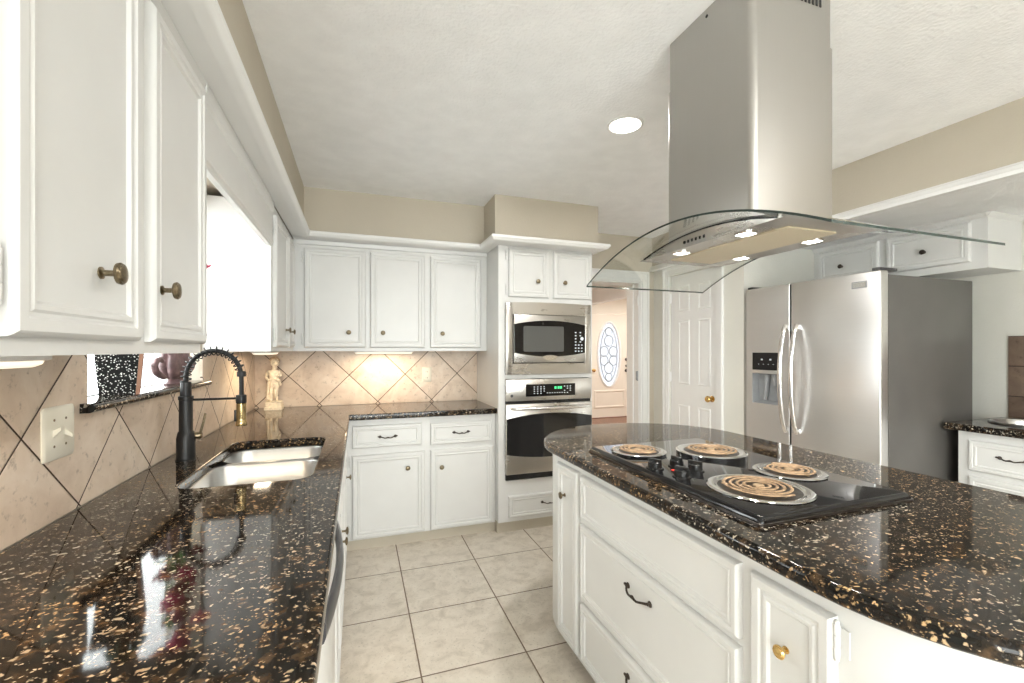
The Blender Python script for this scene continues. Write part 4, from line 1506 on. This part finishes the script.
# freezer door with the dispenser recess
bm = B()
A0, A1, Z0, Z1 = 2.262, 2.490, 0.955, 1.320
loft(bm, [[(x, y, z) for y, z in ((SPL + 0.004 + i, 0.06 + i), (RY1 - i, 0.06 + i), (RY1 - i, 1.785 - i), (SPL + 0.004 + i, 1.785 - i))] for i, x in ((0.0, 2.808), (0.0, FRX + 0.006), (0.006, FRX))], caps=False)
bm.verts.ensure_lookup_table()
fv = bm.verts[-4:]
iv = [bm.verts.new((FRX, y, z)) for y, z in ((A0, Z0), (A1, Z0), (A1, Z1), (A0, Z1))]
dv = [bm.verts.new((FRX + 0.055, y, z)) for y, z in ((A0 + 0.01, Z0 + 0.02), (A1 - 0.01, Z0 + 0.02), (A1 - 0.01, Z1), (A0 + 0.01, Z1))]
for i in range(4):
    j = (i + 1) % 4
    bm.faces.new((fv[i], fv[j], iv[j], iv[i]))
    f = bm.faces.new((iv[i], iv[j], dv[j], dv[i]))
    f.material_index = 1
f = bm.faces.new(dv)
f.material_index = 1
bv = bm.verts[:4]
bm.faces.new(bv)
zd = obj('door', bm, ['steel_fridge', 'grey_plastic'], fr, ang=20)
bm = B()
box(bm, FRX - 0.002, FRX + 0.050, A0 + 0.002, A1 - 0.002, 1.195, Z1 - 0.001, 0.002, 1)
dp = obj('dispenser_panel', bm, 'black_glass', zd)
bm = B()
for k in range(4):
    box(bm, FRX - 0.003, FRX - 0.0018, 2.31 + k * 0.04, 2.318 + k * 0.04, 1.235, 1.238)
for k in range(2):
    box(bm, FRX - 0.003, FRX - 0.0018, 2.33 + k * 0.07, 2.345 + k * 0.07, 1.265, 1.275)
obj('icons', bm, 'digit_white', zd, smooth=False)
obj('dispenser_lip', box(B(), FRX - 0.006, FRX + 0.05, A0 + 0.002, A1 - 0.002, 1.170, 1.194, 0.003, 2), 'steel_fridge', zd)
bm = B()
box(bm, FRX + 0.020, FRX + 0.050, 2.315, 2.345, 1.085, 1.169, 0.004, 2)
tube(bm, [(FRX + 0.045, 2.40, 1.165), (FRX + 0.040, 2.405, 1.06), (FRX + 0.030, 2.41, 0.98)], [0.022, 0.016, 0.014], 8)
obj('dispenser_paddles', bm, 'grey_plastic', zd)


def fridge_handle(parent, y):
    bm = B()
    pts, rs = [], []
    for k in range(25):
        t = -1 + 2 * k / 24
        pts.append((FRX - 0.010 - 0.055 * (1 - t * t) ** 0.8, y, 1.146 + 0.362 * t))
        rs.append(0.0135 if abs(t) < 0.93 else 0.011)
    tube(bm, pts, rs, 12, flat=(0.75, 1.15))
    for zz in (0.80, 1.492):
        box(bm, FRX - 0.014, FRX + 0.0, y - 0.010, y + 0.010, zz - 0.016, zz + 0.016, 0.003, 2)
    obj('handle', bm, 'steel_handle', parent)


obj('door_gasket', box(B(), FRX + 0.0015, 2.8145, SPL - 0.0042, SPL + 0.0042, 0.07, 1.78), 'black_plastic', fr, smooth=False)  # black strip fills the door gap, standing in for its shade
fridge_handle(rd, 2.137)
fridge_handle(zd, 2.217)
bm = B()
box(bm, FRX - 0.004, FRX + 0.0005, 1.712, 1.796, 1.695, 1.734, 0.0015, 1)
bg_ = obj('badge', bm, 'grey_plastic', rd)
obj('badge_face', box(B(), FRX - 0.0048, FRX - 0.0039, 1.718, 1.790, 1.701, 1.728), 'steel_handle', rd, smooth=False)
for y in (RY0 + 0.03, RY1 - 0.03):
    bm = B()
    box(bm, 2.75, 2.90, y - 0.022, y + 0.022, 1.786, 1.803, 0.004, 2)
    obj('hinge_cover', bm, 'dark_grey', fr)

fc = thing('wall_cabinet', 'white cabinet with two low doors above the refrigerator', 'cabinet', (3.50, 2.584, 1.825), -PI / 2)
bm = B()
box(bm, 3.50, 3.849, 1.535, 2.584, 1.825, 2.149)
obj('body', bm, 'white_paint', fc, smooth=False)
# local x = 2.584 - y
cab_door(fc, 0.045, 0.475, 0.045, 0.285, 0.225, 0.150, kmat='bronze')
cab_door(fc, 0.525, 0.975, 0.045, 0.285, 0.745, 0.150, kmat='bronze')
bm = B()
loft(bm, [[(x, y, z) for y, z in ((0.0, 0.298), (-0.006, 0.300), (-0.020, 0.316), (-0.024, 0.3235), (0.0, 0.3235))] for x in (0.0, 1.049)])
loft(bm, [[(1.049 + u, y, z) for u, z in ((0.0, 0.298), (0.006, 0.300), (0.020, 0.316), (0.024, 0.3235), (0.0, 0.3235))] for y in (-0.02, 0.345)])
obj('cornice', bm, 'white_paint', fc, world=False)

# right base cabinet with granite and the small sink
rb = thing('base_cabinet', 'white base cabinet with drawers past the refrigerator on the right wall', 'cabinet', (3.30, 1.575, 0.0), -PI / 2)
bm = B()
box(bm, 3.30, 3.32, -0.3, 1.575, 0.07, 0.874)
box(bm, 3.32, 3.838, 1.555, 1.575, 0.07, 0.874)
box(bm, 3.32, 3.838, -0.3, 0.95, 0.07, 0.874)
obj('body', bm, 'white_paint', rb, smooth=False)
obj('toe_kick', box(B(), 3.34, 3.84, -0.3, 1.575, 0.0, 0.07), 'grout_shadow', rb, smooth=False)
for k in range(3):
    x0 = 0.050 + k * 0.53
    cab_drawer(rb, x0, x0 + 0.45, 0.655, 0.828, x0 + 0.225 - (0.045 if k == 0 else 0), 0.752)
    cab_door(rb, x0, x0 + 0.45, 0.085, 0.625, x0 + 0.40, 0.55)
pts = [(3.60 + 0.165 * math.cos(2 * PI * k / 40), 1.36 + 0.195 * math.sin(2 * PI * k / 40)) for k in range(40)]
cr = slab_curve('countertop', [[(3.262, -0.32), (3.8395, -0.32), (3.8395, 1.625), (3.262, 1.625)], pts], 0.8745, 0.914, 0.006, 'granite', res=3)
tag(cr, 'dark granite countertop on the right wall past the refrigerator', 'countertop')
bs = thing('bar_sink', 'small oval drop-in sink rim on the right granite counter', 'sink', (3.60, 1.36, 0.914))
bm = B()
rings = []
for s_, z in ((1.10, 0.9145), (1.105, 0.920), (1.06, 0.926), (1.0, 0.925), (0.965, 0.915), (0.93, 0.84), (0.8, 0.79), (0.3, 0.785)):
    rings.append([(3.60 + 0.158 * s_ * math.cos(2 * PI * k / 40), 1.36 + 0.188 * s_ * math.sin(2 * PI * k / 40), z) for k in range(40)])
R = loft(bm, rings, caps=False)
bm.faces.new(R[-1])
obj('basin', bm, 'steel_sink', bs)
